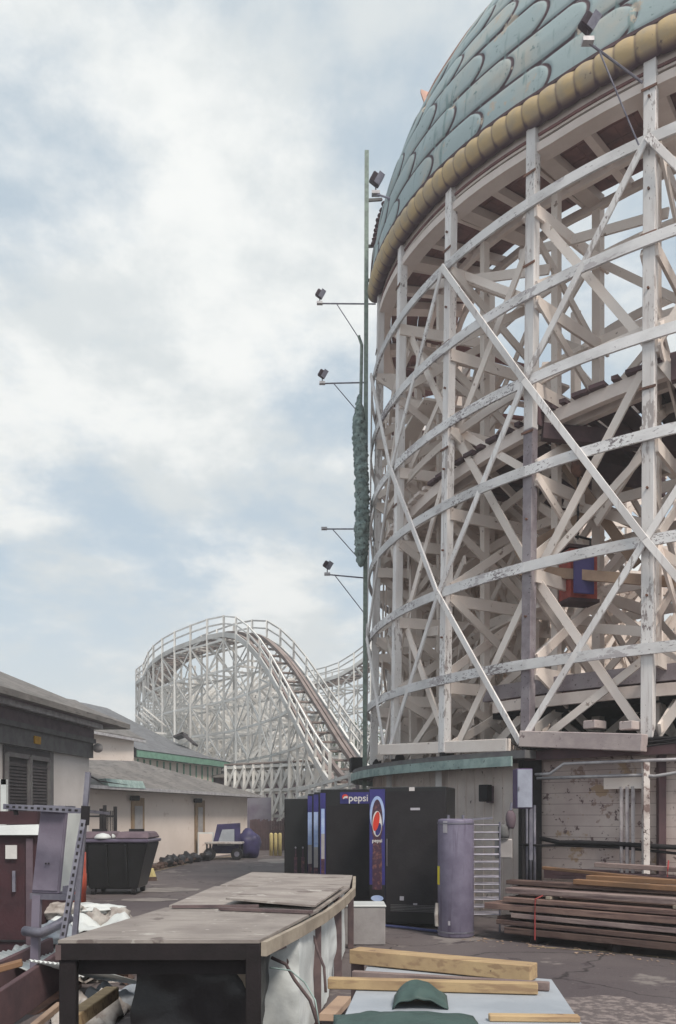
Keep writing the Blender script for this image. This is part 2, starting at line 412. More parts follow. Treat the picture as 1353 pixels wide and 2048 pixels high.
# radial beams and radial X bracing at each bent
rb = []
for k, a in enumerate(AZI):
    tn = radial(a-90)
    outer = AZ[0]-1 < a < AZ[-1]+1
    r1 = 8.5 if outer else 6.6
    for i, z in enumerate(LV[1:]):
        if z > 9.2 and not outer: continue
        if True:
            rb.append((Q(a, r1, z-.12)+tn*.1, Q(a, 6.4 if z > 9 else 4.5, z-.12)+tn*.1, .045, .2, V((0,0,1))))
    if outer:
        for i in range(len(LV)-1):
            z0, z1 = LV[i]+.1, LV[i+1]-.1
            if (i+k) % 2: z0, z1 = z1, z0
            ib.append((Q(a, 8.5, z0)-tn*.1, Q(a, 6.6, z1)-tn*.1, .04, .14, V((0,0,1))))
            ib.append((Q(a, 8.5, z1)+tn*.14, Q(a, 6.6, z0)+tn*.14, .04, .14, V((0,0,1))))
    if k % 2 == 0:
        for i in range(0, 5):
            z0, z1 = LV[i]+.1, LV[i+1]-.1
            if i % 2: z0, z1 = z1, z0
            ib.append((Q(a, 6.5, z0)-tn*.1, Q(a, 4.7, z1)-tn*.1, .04, .14, V((0,0,1))))
many('cross_beam', rb, inner, tower, 98)
rng = random.Random(4)
for k, a in enumerate(AZI):                       # mid posts and cross planks between the rings
    if AZ[0]-1 < a < AZ[-1]+1:
        ip2 = [(Q(a+1.2, 7.55, 2.7), Q(a+1.2, 7.55, 11.9), .12, .12, radial(a))]
        if a > 55: ip2.append((Q(a+6.3, 7.9, 2.7), Q(a+6.3, 7.9, 9.5), .12, .12, radial(a)))
        ib += ip2
    for i in range(6):
        if rng.random() < .8:
            z = LV[i]+rng.uniform(.3,1.1); r0 = rng.uniform(6.6,8.2); da = rng.uniform(9,20)
            if a+da < 125 and a > -30: ib.append((Q(a, r0, z), Q(a+da, r0-rng.uniform(-.5,.9), z+rng.uniform(-1.2,1.2)), .04, .15, V((0,0,1))))
        if a > 60 and a < 118 and i < 4:
            for q in range(3):
                z = LV[i]+rng.uniform(.1,1.3); r0 = rng.uniform(6.2,8.3)
                ib.append((Q(a+q*4, r0, z), Q(a+q*4+9, r0-.4, z+rng.uniform(-1.,1.)), .04, .17, V((0,0,1))))
    if a > 130:
        for i in range(4):
            z = LV[i]; ib.append((Q(a, 6.5, z+.1), Q(a+DA, 4.7, z+1.3), .05, .15, V((0,0,1))))
for r, a0_, a1_, zt in ((6.2, 62, 178, 8.0), (5.3, 66, 190, 7.2), (7.4, 92, 150, 8.6)):
    a = a0_
    while a < a1_:
        z = 2.8
        while z < zt:
            da = rng.uniform(5, 9); h = rng.uniform(.9, 1.5)*rng.choice((-1, 1))
            ib.append((Q(a, r+rng.uniform(-.15,.15), z), Q(a+da, r+rng.uniform(-.15,.15), z+h), .04, rng.uniform(.12,.2), V((0,0,1))))
            z += rng.uniform(.4,.7)
        a += 4.4
many('inner_brace', ib, inner, tower, 98)
# descending spiral deck seen through the left bays
sp = []
for k in range(46):
    a = 74+2.4*k; z = 10.9-.024*(a-74)
    sp.append((Q(a, 8.1, z+.1), Q(a, 5.2, z-.25), .26 if k % 4 else .14, .06, V((0,0,1))))
many('spiral_tie', sp[::3], redwood, tower, 90)
many('spiral_board', sp[1::3], cream, tower, 90)
for r in (8.15, 7.2, 6.2, 5.2):
    MB().ribbon([Q(74+3*i, r, 10.9-.024*3*i-.08-(8.1-r)*.12) for i in range(37)], .1 if r != 8.15 else .06, .2).build('spiral_stringer', cream, tower)
for i in range(5):
    r = 8.0-.6*i; MB().ribbon([Q(70+3*j, r, 9.5-.02*3*j-.04*i) for j in range(30)], .34, .05).build('walkway_plank', cream if i % 2 else inner, tower)
# top deck (soffit under the scaled shell): red boards on cream joists
dk = MB()
for k in range(60):
    a = -14+2.2*k
    if a > 118: break
    for j in range(6):
        r0 = 6.62+.30*j
        ra, rb_ = RISE(a), RISE(a+2.16)
        dk.hexa([Q(a,r0,12.12+ra), Q(a+2.16,r0,12.12+rb_), Q(a+2.16,r0+.288,12.12+rb_), Q(a,r0+.288,12.12+ra), Q(a,r0,12.16+ra), Q(a+2.16,r0,12.16+rb_), Q(a+2.16,r0+.288,12.16+rb_), Q(a,r0+.288,12.16+ra)])
dk.build('upper_deck', redwood, tower)
jo = []
for k in range(-12, 20):
    a = A0+DA/2*k+(1.2 if k % 2 else 0)
    if -14 < a < 118:
        jo.append((Q(a, 8.3, 12.01+RISE(a)), Q(a, 6.55, 12.01+RISE(a)), .12 if k % 2 else .24, .15, V((0,0,1))))
        if k % 2 == 0: jo.append((Q(a+1.9, 8.3, 12.04+RISE(a+1.9)), Q(a+1.9, 6.55, 12.04+RISE(a+1.9)), .07, .1, V((0,0,1))))
many('joist', jo, cream, tower, 98)
for r in (6.6, 7.25, 8.3): MB().ribbon([Q(-14+3*i, r, 11.93+RISE(-14+3*i)) for i in range(45)], .28 if r > 8.2 else .09, .13).build('deck_ledger', cream, tower)
# banked track deck at mid height: ties, dark rails, guard planks
def deckz(a, r): return 8.12 - .012*(a-30) - (8.4-r)*.03
ties = []
for k in range(70):
    a = -12+1.9*k
    if a > 122: break
    ties.append((Q(a, 8.35, deckz(a,8.35)), Q(a, 5.0, deckz(a,5.0)), .24 if k % 3 else .1, .06, V((0,0,1))))
many('track_tie', ties[:42], darkbeam, tower, 70)
many('track_board', ties[42:], cream, tower, 70)
def banked(a0, a1, r, dz, st=3):
    nn = int((a1-a0)/st); return [Q(a0+(a1-a0)*i/nn, r, deckz(a0+(a1-a0)*i/nn, r)+dz) for i in range(nn+1)]
for r in (6.0, 7.4): MB().ribbon(banked(-12, 75, r, .12), .12, .18).build('rail', redwood, tower)
for r in (8.2, 7.9, 5.2): MB().ribbon(banked(-12, 122, r, -.13), .12, .2).build('stringer', cream, tower)
for r in (8.32, 5.3): MB().ribbon(banked(-12, 122, r, .5), .04, .14).build('guard_plank', inner, tower)
for a in (A0+DA, A0-DA*.2):
    MB().bar(Q(a, 8.42, 7.86), Q(a, 4.4, 7.74), .2, .36).build('girder', darkbeam, tower)
MB().bar(P(950,885,15.2), P(1290,962,14.0), .14, .26).build('girder', darkbeam, tower)
MB().bar(Q(A0+DA*.95, 8.3, 7.6), Q(A0-DA*1.0, 6.0, 7.25), .14, .24).build('girder', darkbeam, tower)
# lower deck, dark, near the ground storey on the right
low = []
for k in range(60):
    a = -20+2*k
    if a < 58: low.append((Q(a, 7.9, 3.55+.004*(58-a)), Q(a, 4.4, 3.55), .26, .06, V((0,0,1))))
many('lower_tie', low, redwood, tower, 60)
for r in (8.0, 7.0, 5.6): MB().ribbon(arc(-20, 58, r, 3.7, 3), .1, .24).build('lower_rail', greywood if r > 7.5 else redwood, tower)
for r in (8.05, ): MB().ribbon(arc(-20, 56, r, 3.45, 3), .08, .18).build('lower_stringer', siding, tower)
b = MB()
for k in range(30):
    a0, a1 = -22+k*2.7, -22+(k+1)*2.7
    b.hexa([Q(a0,3.5,3.32),Q(a1,3.5,3.32),Q(a1,7.7,3.32),Q(a0,7.7,3.32),Q(a0,3.5,3.42),Q(a1,3.5,3.42),Q(a1,7.7,3.42),Q(a0,7.7,3.42)])
    b.hexa([Q(a0,6.1,2.6),Q(a1,6.1,2.6),Q(a1,6.2,2.6),Q(a0,6.2,2.6),Q(a0,6.1,3.32),Q(a1,6.1,3.32),Q(a1,6.2,3.32),Q(a0,6.2,3.32)])
b.build('dark_void_fill', blackmatte, tower)  # black slab and wall added to stand for the shaded void here
# loose tan diagonals in raw timber
for p, q in ((P(1035,1110,13.6), P(1290,960,14.6)), (P(1130,930,14.2), P(1275,1130,13.4)), (P(1040,1140,13.8), P(1353,1165,12.8))):
    MB().bar(p, q, .06, .16).build('stiffener', raw, tower)
# sills on the storey roof
for p, q, w, h, m in ((P(1045,1478,12.9), P(1290,1486,11.6), .2, .24, sillm), (P(760,1500,16.4), P(1018,1490,13.2), .1, .2, inner),
                   (P(1055,1503,13.3), P(1160,1506,12.6), .2, .2, raw)):
    MB().bar(p, q, w, h).build('sill_beam', m, tower, bevel=.01)
for px, py, d in ((1190,1450,12.4), (1263,1452,11.9)):
    MB().box(P(px, py, d), (.3,.2,.12), .7).build('packing_block', sillm, tower, bevel=.01)
for k, a in enumerate(AZ):
    MB().lathe(Q(a, 8.5, 2.66), [(.13,0),(.13,.1),(.08,.2)], 10).build('post_foot', blackmatte, tower)
# boards of clutter deep in the frame: walkway planks and stair stringers
for k in range(16):
    a = 52+random.random()*60; z = random.choice(LV[2:6])-.2; r = random.uniform(5.2, 8)
    MB().ribbon(arc(a, a+random.uniform(8,24), r, z, 3, random.uniform(-.8,.8)), .2, .05).build('walkway_plank', random.choice([cream, inner, inner]), tower)

# ground storey under the coaster
store = T('service_building', 'low pink-cream service building with teal fascia under the wooden coaster', 'building', (CX, CY, 0))
b = MB()
AW = [98, 86, 73.4, 60.8, 48.2]
def wallquad(a, c, r, z0, z1, th=.12):
    b = MB(); p, q, p2, q2 = Q(a,r,z0), Q(c,r,z0), Q(a,r-th,z0), Q(c,r-th,z0); h = V((0,0,z1-z0))
    b.hexa([p,q,q2,p2,p+h,q+h,q2+h,p2+h]); L = (q-p).length
    b.uv = [(0,0),(L,0),(L,0),(0,0),(0,z1),(L,z1),(L,z1),(0,z1)]; return b
for a, c in zip(AW, AW[1:]):
    w = wallquad(a, c, 8.55, 0, 2.46).build('wall', siding, store)
    bb = MB(); nb = 9
    for i in range(nb):
        aa = a+(c-a)*(i+.5)/nb; t = (i+.5)/nb; p = Q(a,8.56,0)*(1-t)+Q(c,8.56,0)*t
        bb.bar(p+V((0,0,.1)), p+V((0,0,2.44)), .012, .012)
    bb.build('batten', siding, w)
AW2 = [48.2, 35.6, 23, 10.4, -2.2]
for a, c in zip(AW2, AW2[1:]): wallquad(a, c, 8.45, 0, 2.5).build('wall', brick, store)
# roof slab with black tar edge and teal fascia
rs = MB(); nn = 30
for i in range(nn):
    a, c = 118-i*4.2, 118-(i+1)*4.2; r1 = 8.98 if a > 50 else 8.62
    rs.hexa([Q(a,4,2.50),Q(c,4,2.50),Q(c,r1,2.50),Q(a,r1,2.50),Q(a,4,2.62),Q(c,4,2.62),Q(c,r1,2.62),Q(a,r1,2.62)])
rs.build('roof', mould, store)
MB().ribbon(arc(48, 112, 9.0, 2.46, 2), .04, .15).build('fascia', teal, store)
MB().ribbon(arc(-10, 48, 8.66, 2.55, 2), .05, .14).build('fascia', darkbeam, store)
MB().ribbon(arc(-10, 48, 8.5, 2.68, 2), .2, .06).build('tar_edge', blackmatte, store)
# corner post of the storey + pillar of pipes at x 1290
MB().bar(Q(48.2, 8.5, 0), Q(48.2, 8.5, 2.55), .3, .3).build('corner_post', blackmatte, store)
MB().bar(Q(34.5, 8.5, 0), Q(34.5, 8.5, 2.48), .10, .10).build('corner_post', darkbeam, store)
MB().bar(P(1292,1525,11.7), V((P(1292,1525,11.7).x,11.7,0)), .085,.085).build('pillar', flaked, store)
for a in (60.8, 73.4):
    MB().bar(Q(a, 8.68, 0), Q(a, 8.68, 2.5), .1, .1).build('pillar', paint, store)
def horiz_on_wall(px0, px1, z, r, st=1.0):
    pass
def wp(px, z, r=8.52):
    """point on the facetted wall seen at column px"""
    best = None
    for i in range(1200):
        a = -2+i*.09; q = Q(a, r, z); x = HX+F*q.x/q.y
        if a < 100 and (best is None or abs(x-px) < best[0]): best = (abs(x-px), q)
    return best[1]
def conduit(pts, r, m, name='conduit'):
    return MB().tube(pts, r, 8).build(name, m, store, smooth=True)
conduit([wp(1072,2.26,8.72), wp(1100,2.26,8.72), wp(1128,2.40,8.72), wp(1200,2.40,8.72), wp(1300,2.40,8.72), wp(1400,2.40,8.72)], .024, steelL)
conduit([wp(1074,2.2,8.72), wp(1200,2.2,8.72), wp(1285,2.2,8.72), wp(1310,2.18,8.72), wp(1353,2.22,8.72), wp(1400,2.23,8.72)], .024, steelL)
for px in (1243, 1255, 1267): conduit([wp(px,2.05,8.6), wp(px,1.05,8.6), wp(px,.2,8.6)], .028, M('pipe_%d' % px, (.44,.40,.40), (.30,.25,.26), 7.))
for px in (1054, 1062, 1070): conduit([wp(px,1.8,8.66), wp(px,.3,8.66)], .022, steel)
# grimy black cable swags
conduit([wp(1080,1.30,8.62), wp(1120,1.24,8.62), wp(1160,1.25,8.62), wp(1240,1.24,8.62), wp(1300,1.22,8.62), wp(1400,1.2,8.62)], .035, blackmatte, 'cable')
conduit([wp(1040,1.2,8.7), wp(1080,1.19,8.66), wp(1120,1.2,8.62), wp(1240,1.19,8.6), wp(1400,1.1,8.6)], .02, blackmatte, 'cable')
for k in range(4):
    z = 2.62+.03*k
    conduit([wp(1075+i*55, z+.03*math.sin(i*1.3+k), 8.75-.05*k) for i in range(7)], .012, blackmatte, 'cable')
MB().box(wp(1253,2.1,8.56), (.62,.1,.16), -.7).build('bracket_board', inner, store)
q = wp(1353,.72,8.7); 
MB().bar(wp(1090,.78,8.6), wp(1300,.78,8.6), .06, .16).build('skirting', darkbeam, store)
# siding lamp / dark speaker box at (970,1570)
q = wp(971,2.0,8.66); o = MB().box(q, (.17,.14,.27), -.75).build('vent_box', blackmatte, store, bevel=.01)
MB().box(q+V((.08,.02,-.02)), (.05,.14,.27), -.75).build('hood', mouldp, o)
# meter boxes
def wallbox(px0, px1, y0, y1, d, dep, mfront, mside, name, label, rz=-.55, cat='electrical box'):
    w = (px1-px0)/F*d; c = P((px0+px1)/2, y1, d); h = (y1-y0)/F*d
    t = T(name, label, cat, c)
    MB().box(c+V((dep*.2,dep*.5,h/2)), (w, dep, h), rz*0).build('casing', mside, t, bevel=.008)
    d0 = MB().box(c+V((dep*.2,-.012,h/2)), (w-.02, .02, h-.03)).build('cover', mfront, t, bevel=.004)
    MB().box(c+V((dep*.2-w*.38,-.028,h/2)), (.015, .02, .05)).build('latch', steel, d0)
    return t
t = wallbox(1026,1058,1537,1617, 12.3, .28, boxb, purple, 'electrical_cabinet', 'pale blue electrical cabinet high on the dark corner post beside the peeling wall')
MB().bar(P(1062,1617,12.45), P(1062,1720,12.45), .05, .05).build('feed_pipe', steel, t)
wallbox(990,1022,1678,1717, 12.4, .12, doorgrey, stuccog, 'junction_box', 'cream junction box low on the wall left of the dark corner post')
c = P(1008,1660,12.4)
t = T('electric_meter', 'round dark electric meter above the cream junction box', 'meter', c)
MB().lathe(c+V((0,0,-.12)), [(.075,0),(.085,.05),(.085,.16),(.06,.2)], 18).build('meter_body', mould, t, smooth='auto')
c2 = P(1022,1640,12.35)
t = T('utility_meter', 'oval plum-grey utility meter on the corner post under the pale blue cabinet', 'meter', c2)
MB().blob(c2, (.15,.12,.3), 3, .08, 10).build('meter_body', mouldp, t)
MB().tube([c2+V((0,0,.14)), c2+V((.02,.02,.25))], .02, 8).build('conduit', steel, t)

# ------------------------------------------------------------ scaled serpent shell
shell = T('scaled_canopy', 'huge canopy of teal reptile scales with a segmented yellow roll along its lower rim', 'sculpted canopy', (CX, CY, 12))
prof = [(8.56,12.58),(8.53,13.0),(8.5,13.4),(8.36,14.3),(8.1,15.1),(7.7,15.8),(7.1,16.4),(6.7,16.7),(6.25,17.0),(5.8,17.25),(5.3,17.5),(4.8,17.7),(4.3,17.85)]
def RZ(a, z): return RISE(a)*max(0, min(1, 1-(z-12.6)/2.5))
# resample
def psamp(t):
    ll = [0]
    for (a,b_),(c,d) in zip(prof, prof[1:]): ll.append(ll[-1]+math.hypot(c-a, d-b_))
    t = min(max(t,0), ll[-1]-1e-6)
    for i in range(len(prof)-1):
        if ll[i] <= t <= ll[i+1]:
            f = (t-ll[i])/(ll[i+1]-ll[i]); a, b_ = prof[i], prof[i+1]
            # smooth normal
            return a[0]+(b_[0]-a[0])*f, a[1]+(b_[1]-a[1])*f, (b_[1]-a[1])/(ll[i+1]-ll[i]), -(b_[0]-a[0])/(ll[i+1]-ll[i])
    return prof[-1][0], prof[-1][1], 0, 1
A_S, A_E = 8, 98
du, dv = .03, .03
LU = R_(A_E-A_S)*8.5; NU = int(LU/du); LVV = 7.35; NV = int(LVV/dv)
SL, SH = 1.30, .58
AEND = [(12.6,86.5),(13.4,87),(14.0,87),(14.4,86.5),(14.9,85),(15.2,80.5),(15.55,76.5),(15.8,72.5),(16.15,67),(16.5,60),(16.8,54),(17.2,44),(18.0,24)]
def aend(z):
    if z <= AEND[0][0]: return AEND[0][1]
    for (z0,a0),(z1,a1) in zip(AEND, AEND[1:]):
        if z <= z1: return a0+(a1-a0)*(z-z0)/(z1-z0)
    return AEND[-1][1]
def cell(u, v):
    """signed distance style field inside a lattice of long scales whose rounded ends point to +u"""
    v += .06*math.sin(u*1.1)
    best = 9; 
    # candidate scales: strip j, index i ; scales overlap, rounded tip covers the next scale's root
    j = math.floor(v/SH)
    yv = (v/SH-j)*2-1                       # -1..1 across the strip
    x = u/SL+.5*(j % 2)+.13*math.sin(j*12.9)
    capx = .36*(1-math.sqrt(max(0, 1-yv*yv*.96)))   # tip recedes towards strip edges
    xx = x+capx
    fr = xx-math.floor(xx)
    dcap = min(fr, 1-fr)*SL/(1+1.3*abs(yv)**3)
    dside = (1-abs(yv))*SH/2
    return dcap, dside, fr, yv, math.floor(xx)+j*31
b = MB(); grv = []; edg = []
for iv in range(NV+1):
    v = iv*dv; r, z, nr, nz = psamp(v)
    for iu in range(NU+1):
        a = aend(z)+(A_S-aend(z))*iu/NU; u = R_(98-a)*8.5
        dc, ds, fr, yv, idn = cell(u, v)
        dist = min(dc, ds)
        lift = .045*min(1, dist/.06)**.5*(.6+.4*fr) + .02*(1-yv*yv)
        rr = r+nr*lift; zz = z+nz*lift
        b.v.append(Q(a, rr, zz+RZ(a, z))); grv.append(1-min(1, dist/.05))
        edg.append(1-min(1, dist/.20))
W = NU+1
b.f = [(iv*W+iu, iv*W+iu+1, (iv+1)*W+iu+1, (iv+1)*W+iu) for iv in range(NV) for iu in range(NU)]
b.attr = {'groove': grv, 'edge': edg}; b.smooth = True
b.build('scaled_skin', scales_m, shell)
# lining so that the shell has thickness
b = MB(); W = 31
for t in range(13):
    r, z = prof[t]
    for i in range(31): b.v.append(Q(aend(z)+(A_S-aend(z))*i/30, r-.12, z-.02+RZ(aend(z)+(A_S-aend(z))*i/30, z)))
b.f = [(t*W+i+1, t*W+i, (t+1)*W+i, (t+1)*W+i+1) for t in range(12) for i in range(30)]
b.build('lining', darkbeam, shell)
# salmon end trim with fins
ec = []
for k in range(60):
    r, z, nr_, nz_ = psamp(.05+k*.12)
    if z < 17.2: ec.append((r, z, nr_, nz_))
def EQ(da, r, z, z0): a = aend(z0)+da; return Q(a, r, z+RZ(a, z0))
MB().tube([EQ(.1, r+nr_*.02, z+nz_*.02, z) for r, z, nr_, nz_ in ec], .055, 8).build('edge_trim', darkbeam, shell, smooth=True)
for lo_, hi_ in ((26, len(ec)),):
    e = MB(); sub = ec[lo_:hi_]; nn = len(sub)
    for i, (r, z, nr_, nz_) in enumerate(sub):
        hgt = .10+.10*min(1, i/6)
        for da, h in ((1.1,-.1),(.5,-.1),(.5,hgt),(1.1,hgt)): e.v.append(EQ(da, r+nr_*h, z+nz_*h, z))
    for i in range(nn-1):
        for j in range(4): e.f.append((i*4+j, i*4+(j+1)%4, (i+1)*4+(j+1)%4, (i+1)*4+j))
    e.f += [(3,2,1,0), tuple((nn-1)*4+q for q in range(4))]
    e.build('crest', salmon, shell)
for kk in (27,):
    r, z, nr_, nz_ = ec[kk]; a = aend(z)+.8; z += RZ(a, z); e = MB()
    e.hexa([Q(a+.2,r,z-.45), Q(a-.2,r,z-.45), Q(a-.2,r,z+.12), Q(a+.2,r,z+.12), Q(a+.1,r+.22,z+.10), Q(a-.1,r+.22,z+.10), Q(a-.1,r+.22,z+.16), Q(a+.1,r+.22,z+.16)])
    e.build('fin', salmon, shell)
for k in range(9):
    r, z, nr_, nz_ = ec[9+k]; MB().blob(EQ(.3, r+nr_*.06, z, z), (.16,.2,.10), k, .2, 8, flat=False).build('knob', darkbeam, shell)
# yellow segmented roll
b = MB(); nseg = 41; per = 10; nr = 16; dark = []
aS, aE = 88, 7; tot = nseg*per
for i in range(tot+1):
    a = aS+(aE-aS)*i/tot; f = (i % per)/per
    bul = math.sin(math.pi*min(1, f*1.05+.02))**.5 if f > 0 else .0
    rad = .155+.022*bul
    for j in range(nr):
        t = 2*math.pi*j/nr
        b.v.append(Q(a, 8.50+rad*math.cos(t)*1.0, 12.44+RISE(a)+rad*math.sin(t)*1.25))
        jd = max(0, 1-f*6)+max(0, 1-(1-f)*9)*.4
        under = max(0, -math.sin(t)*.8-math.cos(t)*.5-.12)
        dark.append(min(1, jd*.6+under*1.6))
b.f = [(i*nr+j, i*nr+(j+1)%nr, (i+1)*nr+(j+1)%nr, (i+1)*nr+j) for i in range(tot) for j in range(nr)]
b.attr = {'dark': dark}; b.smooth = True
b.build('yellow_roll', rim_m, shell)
MB().ribbon([Q(7+i*2, 8.36, 12.26+RISE(7+i*2)) for i in range(41)], .05, .36).build('backing_board', cream, shell)
MB().ribbon([Q(7+i*2, 8.62, 12.585+RISE(7+i*2)) for i in range(39)], .04, .05).build('rim_cord', darkbeam, shell)

# teal pole and verdigris sculpture
t = T('lighting_mast', 'thin green-grey mast standing up beside the left edge of the scaled canopy', 'mast', G(731, 18.4))
MB().bar(G(729,18.4,0), P(734,303,18.4), .09, .09).build('pole', pole_m, t)
MB().tube([P(722,800,18.35), P(724,690,18.35), P(718,672,18.35)], .035, 8).build('conduit', pole_m, t)
for y in (401, 493, 561): MB().bar(P(733,y,18.4), P(764,y-2,18.6), .05, .05).build('bracket', mould, t)
s = MB(); nn = 150; vs = []
for i in range(nn+1):
    f = i/nn; c = P(722+3*math.sin(f*5), 1135-(1135-788)*f, 18.1); r = .16*(min(1, f*9)**.5)*(min(1, (1-f)*7)**.5)*(1.02-.28*max(0, f-.75)*4)
    for j in range(16):
        tt = 2*math.pi*j/16; k = .9+.35*MN.noise(V((math.cos(tt)*2, math.sin(tt)*2, f*30)))+.3*MN.noise(V((math.cos(tt)*4, math.sin(tt)*4, f*80)))
        s.v.append(c+V((math.cos(tt)*r*k, math.sin(tt)*r*k*1.5, 0)))
s.f = [(i*16+j, i*16+(j+1)%16, (i+1)*16+(j+1)%16, (i+1)*16+j) for i in range(nn) for j in range(16)]; s.smooth = True
o = s.build('hanging_sculpture', verd); tag(o, 'lumpy teal-green sculpted coil hanging edge-on along the left side of the coaster', 'sculpture')

# floodlights on arms
def flood(tip, root, brace_t, brace_root, label, s=1.0, head=V((0,0,.12)), lamp=True):
    t = T('floodlight', label, 'floodlight', tip, 'floodlights on long arms')
    MB().tube([tip, root], .016*s, 6).build('arm', steel, t)
    MB().tube([tip+(root-tip)*brace_t, brace_root], .011*s, 6).build('brace', steel, t)
    MB().box(tip+V((0,0,.01)), (.13*s,.09*s,.05*s)).build('ballast_box', steelL, t)
    if lamp:
        h = tip+head*s
        MB().bar(tip, h, .02*s, .04*s).build('yoke', lampm, t)
        d = (root-tip).normalized()
        hh = MB().box(h+V((0,0,.09*s)), (.17*s,.15*s,.15*s), .3, .4, .5).build('lamp_head', lampm, t, bevel=.02)
        MB().box(h+V((.05*s,.0,.09*s)), (.10*s,.17*s,.17*s), .3, .4, .5).build('lens', steel, hh)
flood(P(640,607,19), P(752,608,19), .3, P(722,682,19), 'floodlight on the highest of the arms reaching out over the sky from the tower')
flood(P(645,767,19), P(735,765,19), .25, P(718,826,19), 'floodlight on the second arm down, level with top of hanging sculpture')
flood(P(649,1058,19), P(730,1058,19), .2, P(722,1122,19), 'bare arm with an empty lamp mount near the foot of the hanging sculpture', lamp=False)
flood(P(655,1149,19), P(730,1156,19), .2, P(730,1228,19), 'floodlight on the lowest arm, just below the hanging sculpture')
flood(P(752,388,17), P(828,412,16.4), .3, P(826,482,16.4), 'dark floodlight beside the teal mast in front of the scaled canopy', 1.25, V((0,0,.14)))
flood(P(1176,84,11.0), P(1285,165,11.5), .2, P(1278,290,11.5), 'dark floodlight in front of the large teal scales near the nearest post', 1.1, V((.0,0,.13)))

# hanging hoist box
c = P(1160,1200,13.6)
t = T('hoist_box', 'red box with deep blue panel hanging from a chain inside the white framework', 'box', c)
MB().box(c+V((0,.1,.40)), (.50,.36,.80), .25).build('casing', redp, t, bevel=.02)
o = MB().box(P(1168,1148,13.38), (.36,.03,.62), .25).build('panel', navy, t, bevel=.01)
MB().box(c+V((0,.1,.83)), (.56,.4,.05), .25).build('lid', darkbeam, t)
MB().box(c+V((0,.1,-.02)), (.54,.4,.05), .25).build('base', darkbeam, t)
for dx in (-.2,.2): MB().tube([c+V((dx,.1,.84)), c+V((dx,.1,1.0)), c+V((0,.1,1.05))], .02, 6).build('handle', blackmatte, t)
ch = MB()
for k in range(14):
    z = 1.05+.075*k; ch.box(c+V((0,.1,z)), (.04 if k % 2 else .015, .015 if k % 2 else .04, .08))
ch.build('chain', blackmatte, t)
MB().blob(c+V((0,.1,2.15)), (.22,.22,.3), 2, .2, 8, flat=False).build('hoist', rust, t)

# ------------------------------------------------------------ far coaster
far = T('distant_roller_coaster', 'distant pale wooden coaster with railed crest and a long drop towards the yard', 'roller coaster', (-7, 55, 0))
# px, D, z(deck)
key = [(760,70,14.9),(700,73,13.7),(640,77,13.6),(560,81,13.4),(450,82,12.6),(360,78,12.5),(300,72,12.7),(313,66.5,12.4),(330,61.5,12.6),(362,58.3,12.8),(402,56,12.9),(446,54,12.95),(480,52.5,12.8),(510,50.5,12.2),
       (545,48,10.8),(575,45.7,9.3),(605,43,7.6),(635,40,6.0),(662,37.3,4.7),(690,34.5,3.6),(715,31.5,2.9)]
kp = [G(p, d, z) for p, d, z in key]
def catmull(pts, step):
    out = []
    for i in range(len(pts)-1):
        p0, p1, p2, p3 = pts[max(i-1,0)], pts[i], pts[i+1], pts[min(i+2,len(pts)-1)]
        for s in range(20):
            t = s/20; out.append(.5*((2*p1)+(p2-p0)*t+(2*p0-5*p1+4*p2-p3)*t*t+(3*p1-p0-3*p2+p3)*t**3))
    out.append(pts[-1]); res = [out[0]]; acc = 0
    for a, c in zip(out, out[1:]):
        acc += (V((c.x-a.x, c.y-a.y, 0))).length
        if acc >= step: res.append(c); acc = 0
    return res
st = catmull(kp, 1.95)
fp, fl, fb, ft, fr_, fw = [], [], [], [], [], []
def side(st, i):
    d = st[min(i+1,len(st)-1)]-st[max(i-1,0)]; d.z = 0; d.normalize(); return V((d.y, -d.x, 0))
HW = 1.0
L_ = [(s-side(st,i)*HW) for i, s in enumerate(st)]; Rr = [(s+side(st,i)*HW) for i, s in enumerate(st)]
for i in range(len(st)):
    for E in (L_, Rr):
        p = E[i]; fp.append((V((p.x,p.y,0)), V((p.x,p.y,p.z+1.05)), .13, .13))
    zz = 1.0; k = 0
    while zz < st[i].z-.4:
        fl.append((V((L_[i].x,L_[i].y,zz)), V((Rr[i].x,Rr[i].y,zz)), .06, .12))
        zn = min(zz+1.9, st[i].z)
        a, c = (L_[i], Rr[i]) if k % 2 else (Rr[i], L_[i])
        fb.append((V((a.x,a.y,zz)), V((c.x,c.y,zn)), .05, .12))
        if i+1 < len(st):
            for E in (L_, Rr):
                q0, q1 = E[i], E[i+1]
                if zz < min(q0.z, q1.z):
                    fl.append((V((q0.x,q0.y,zz)), V((q1.x,q1.y,zz)), .05, .13))
                    zt = min(zz+1.9, q0.z, q1.z)
                    if k % 2 == i % 2: fb.append((V((q0.x,q0.y,zz)), V((q1.x,q1.y,zt)), .04, .1))
                    else: fb.append((V((q0.x,q0.y,zt)), V((q1.x,q1.y,zz)), .04, .1))
        zz += 1.9; k += 1
many('post', fp, farwhite, far, 98)
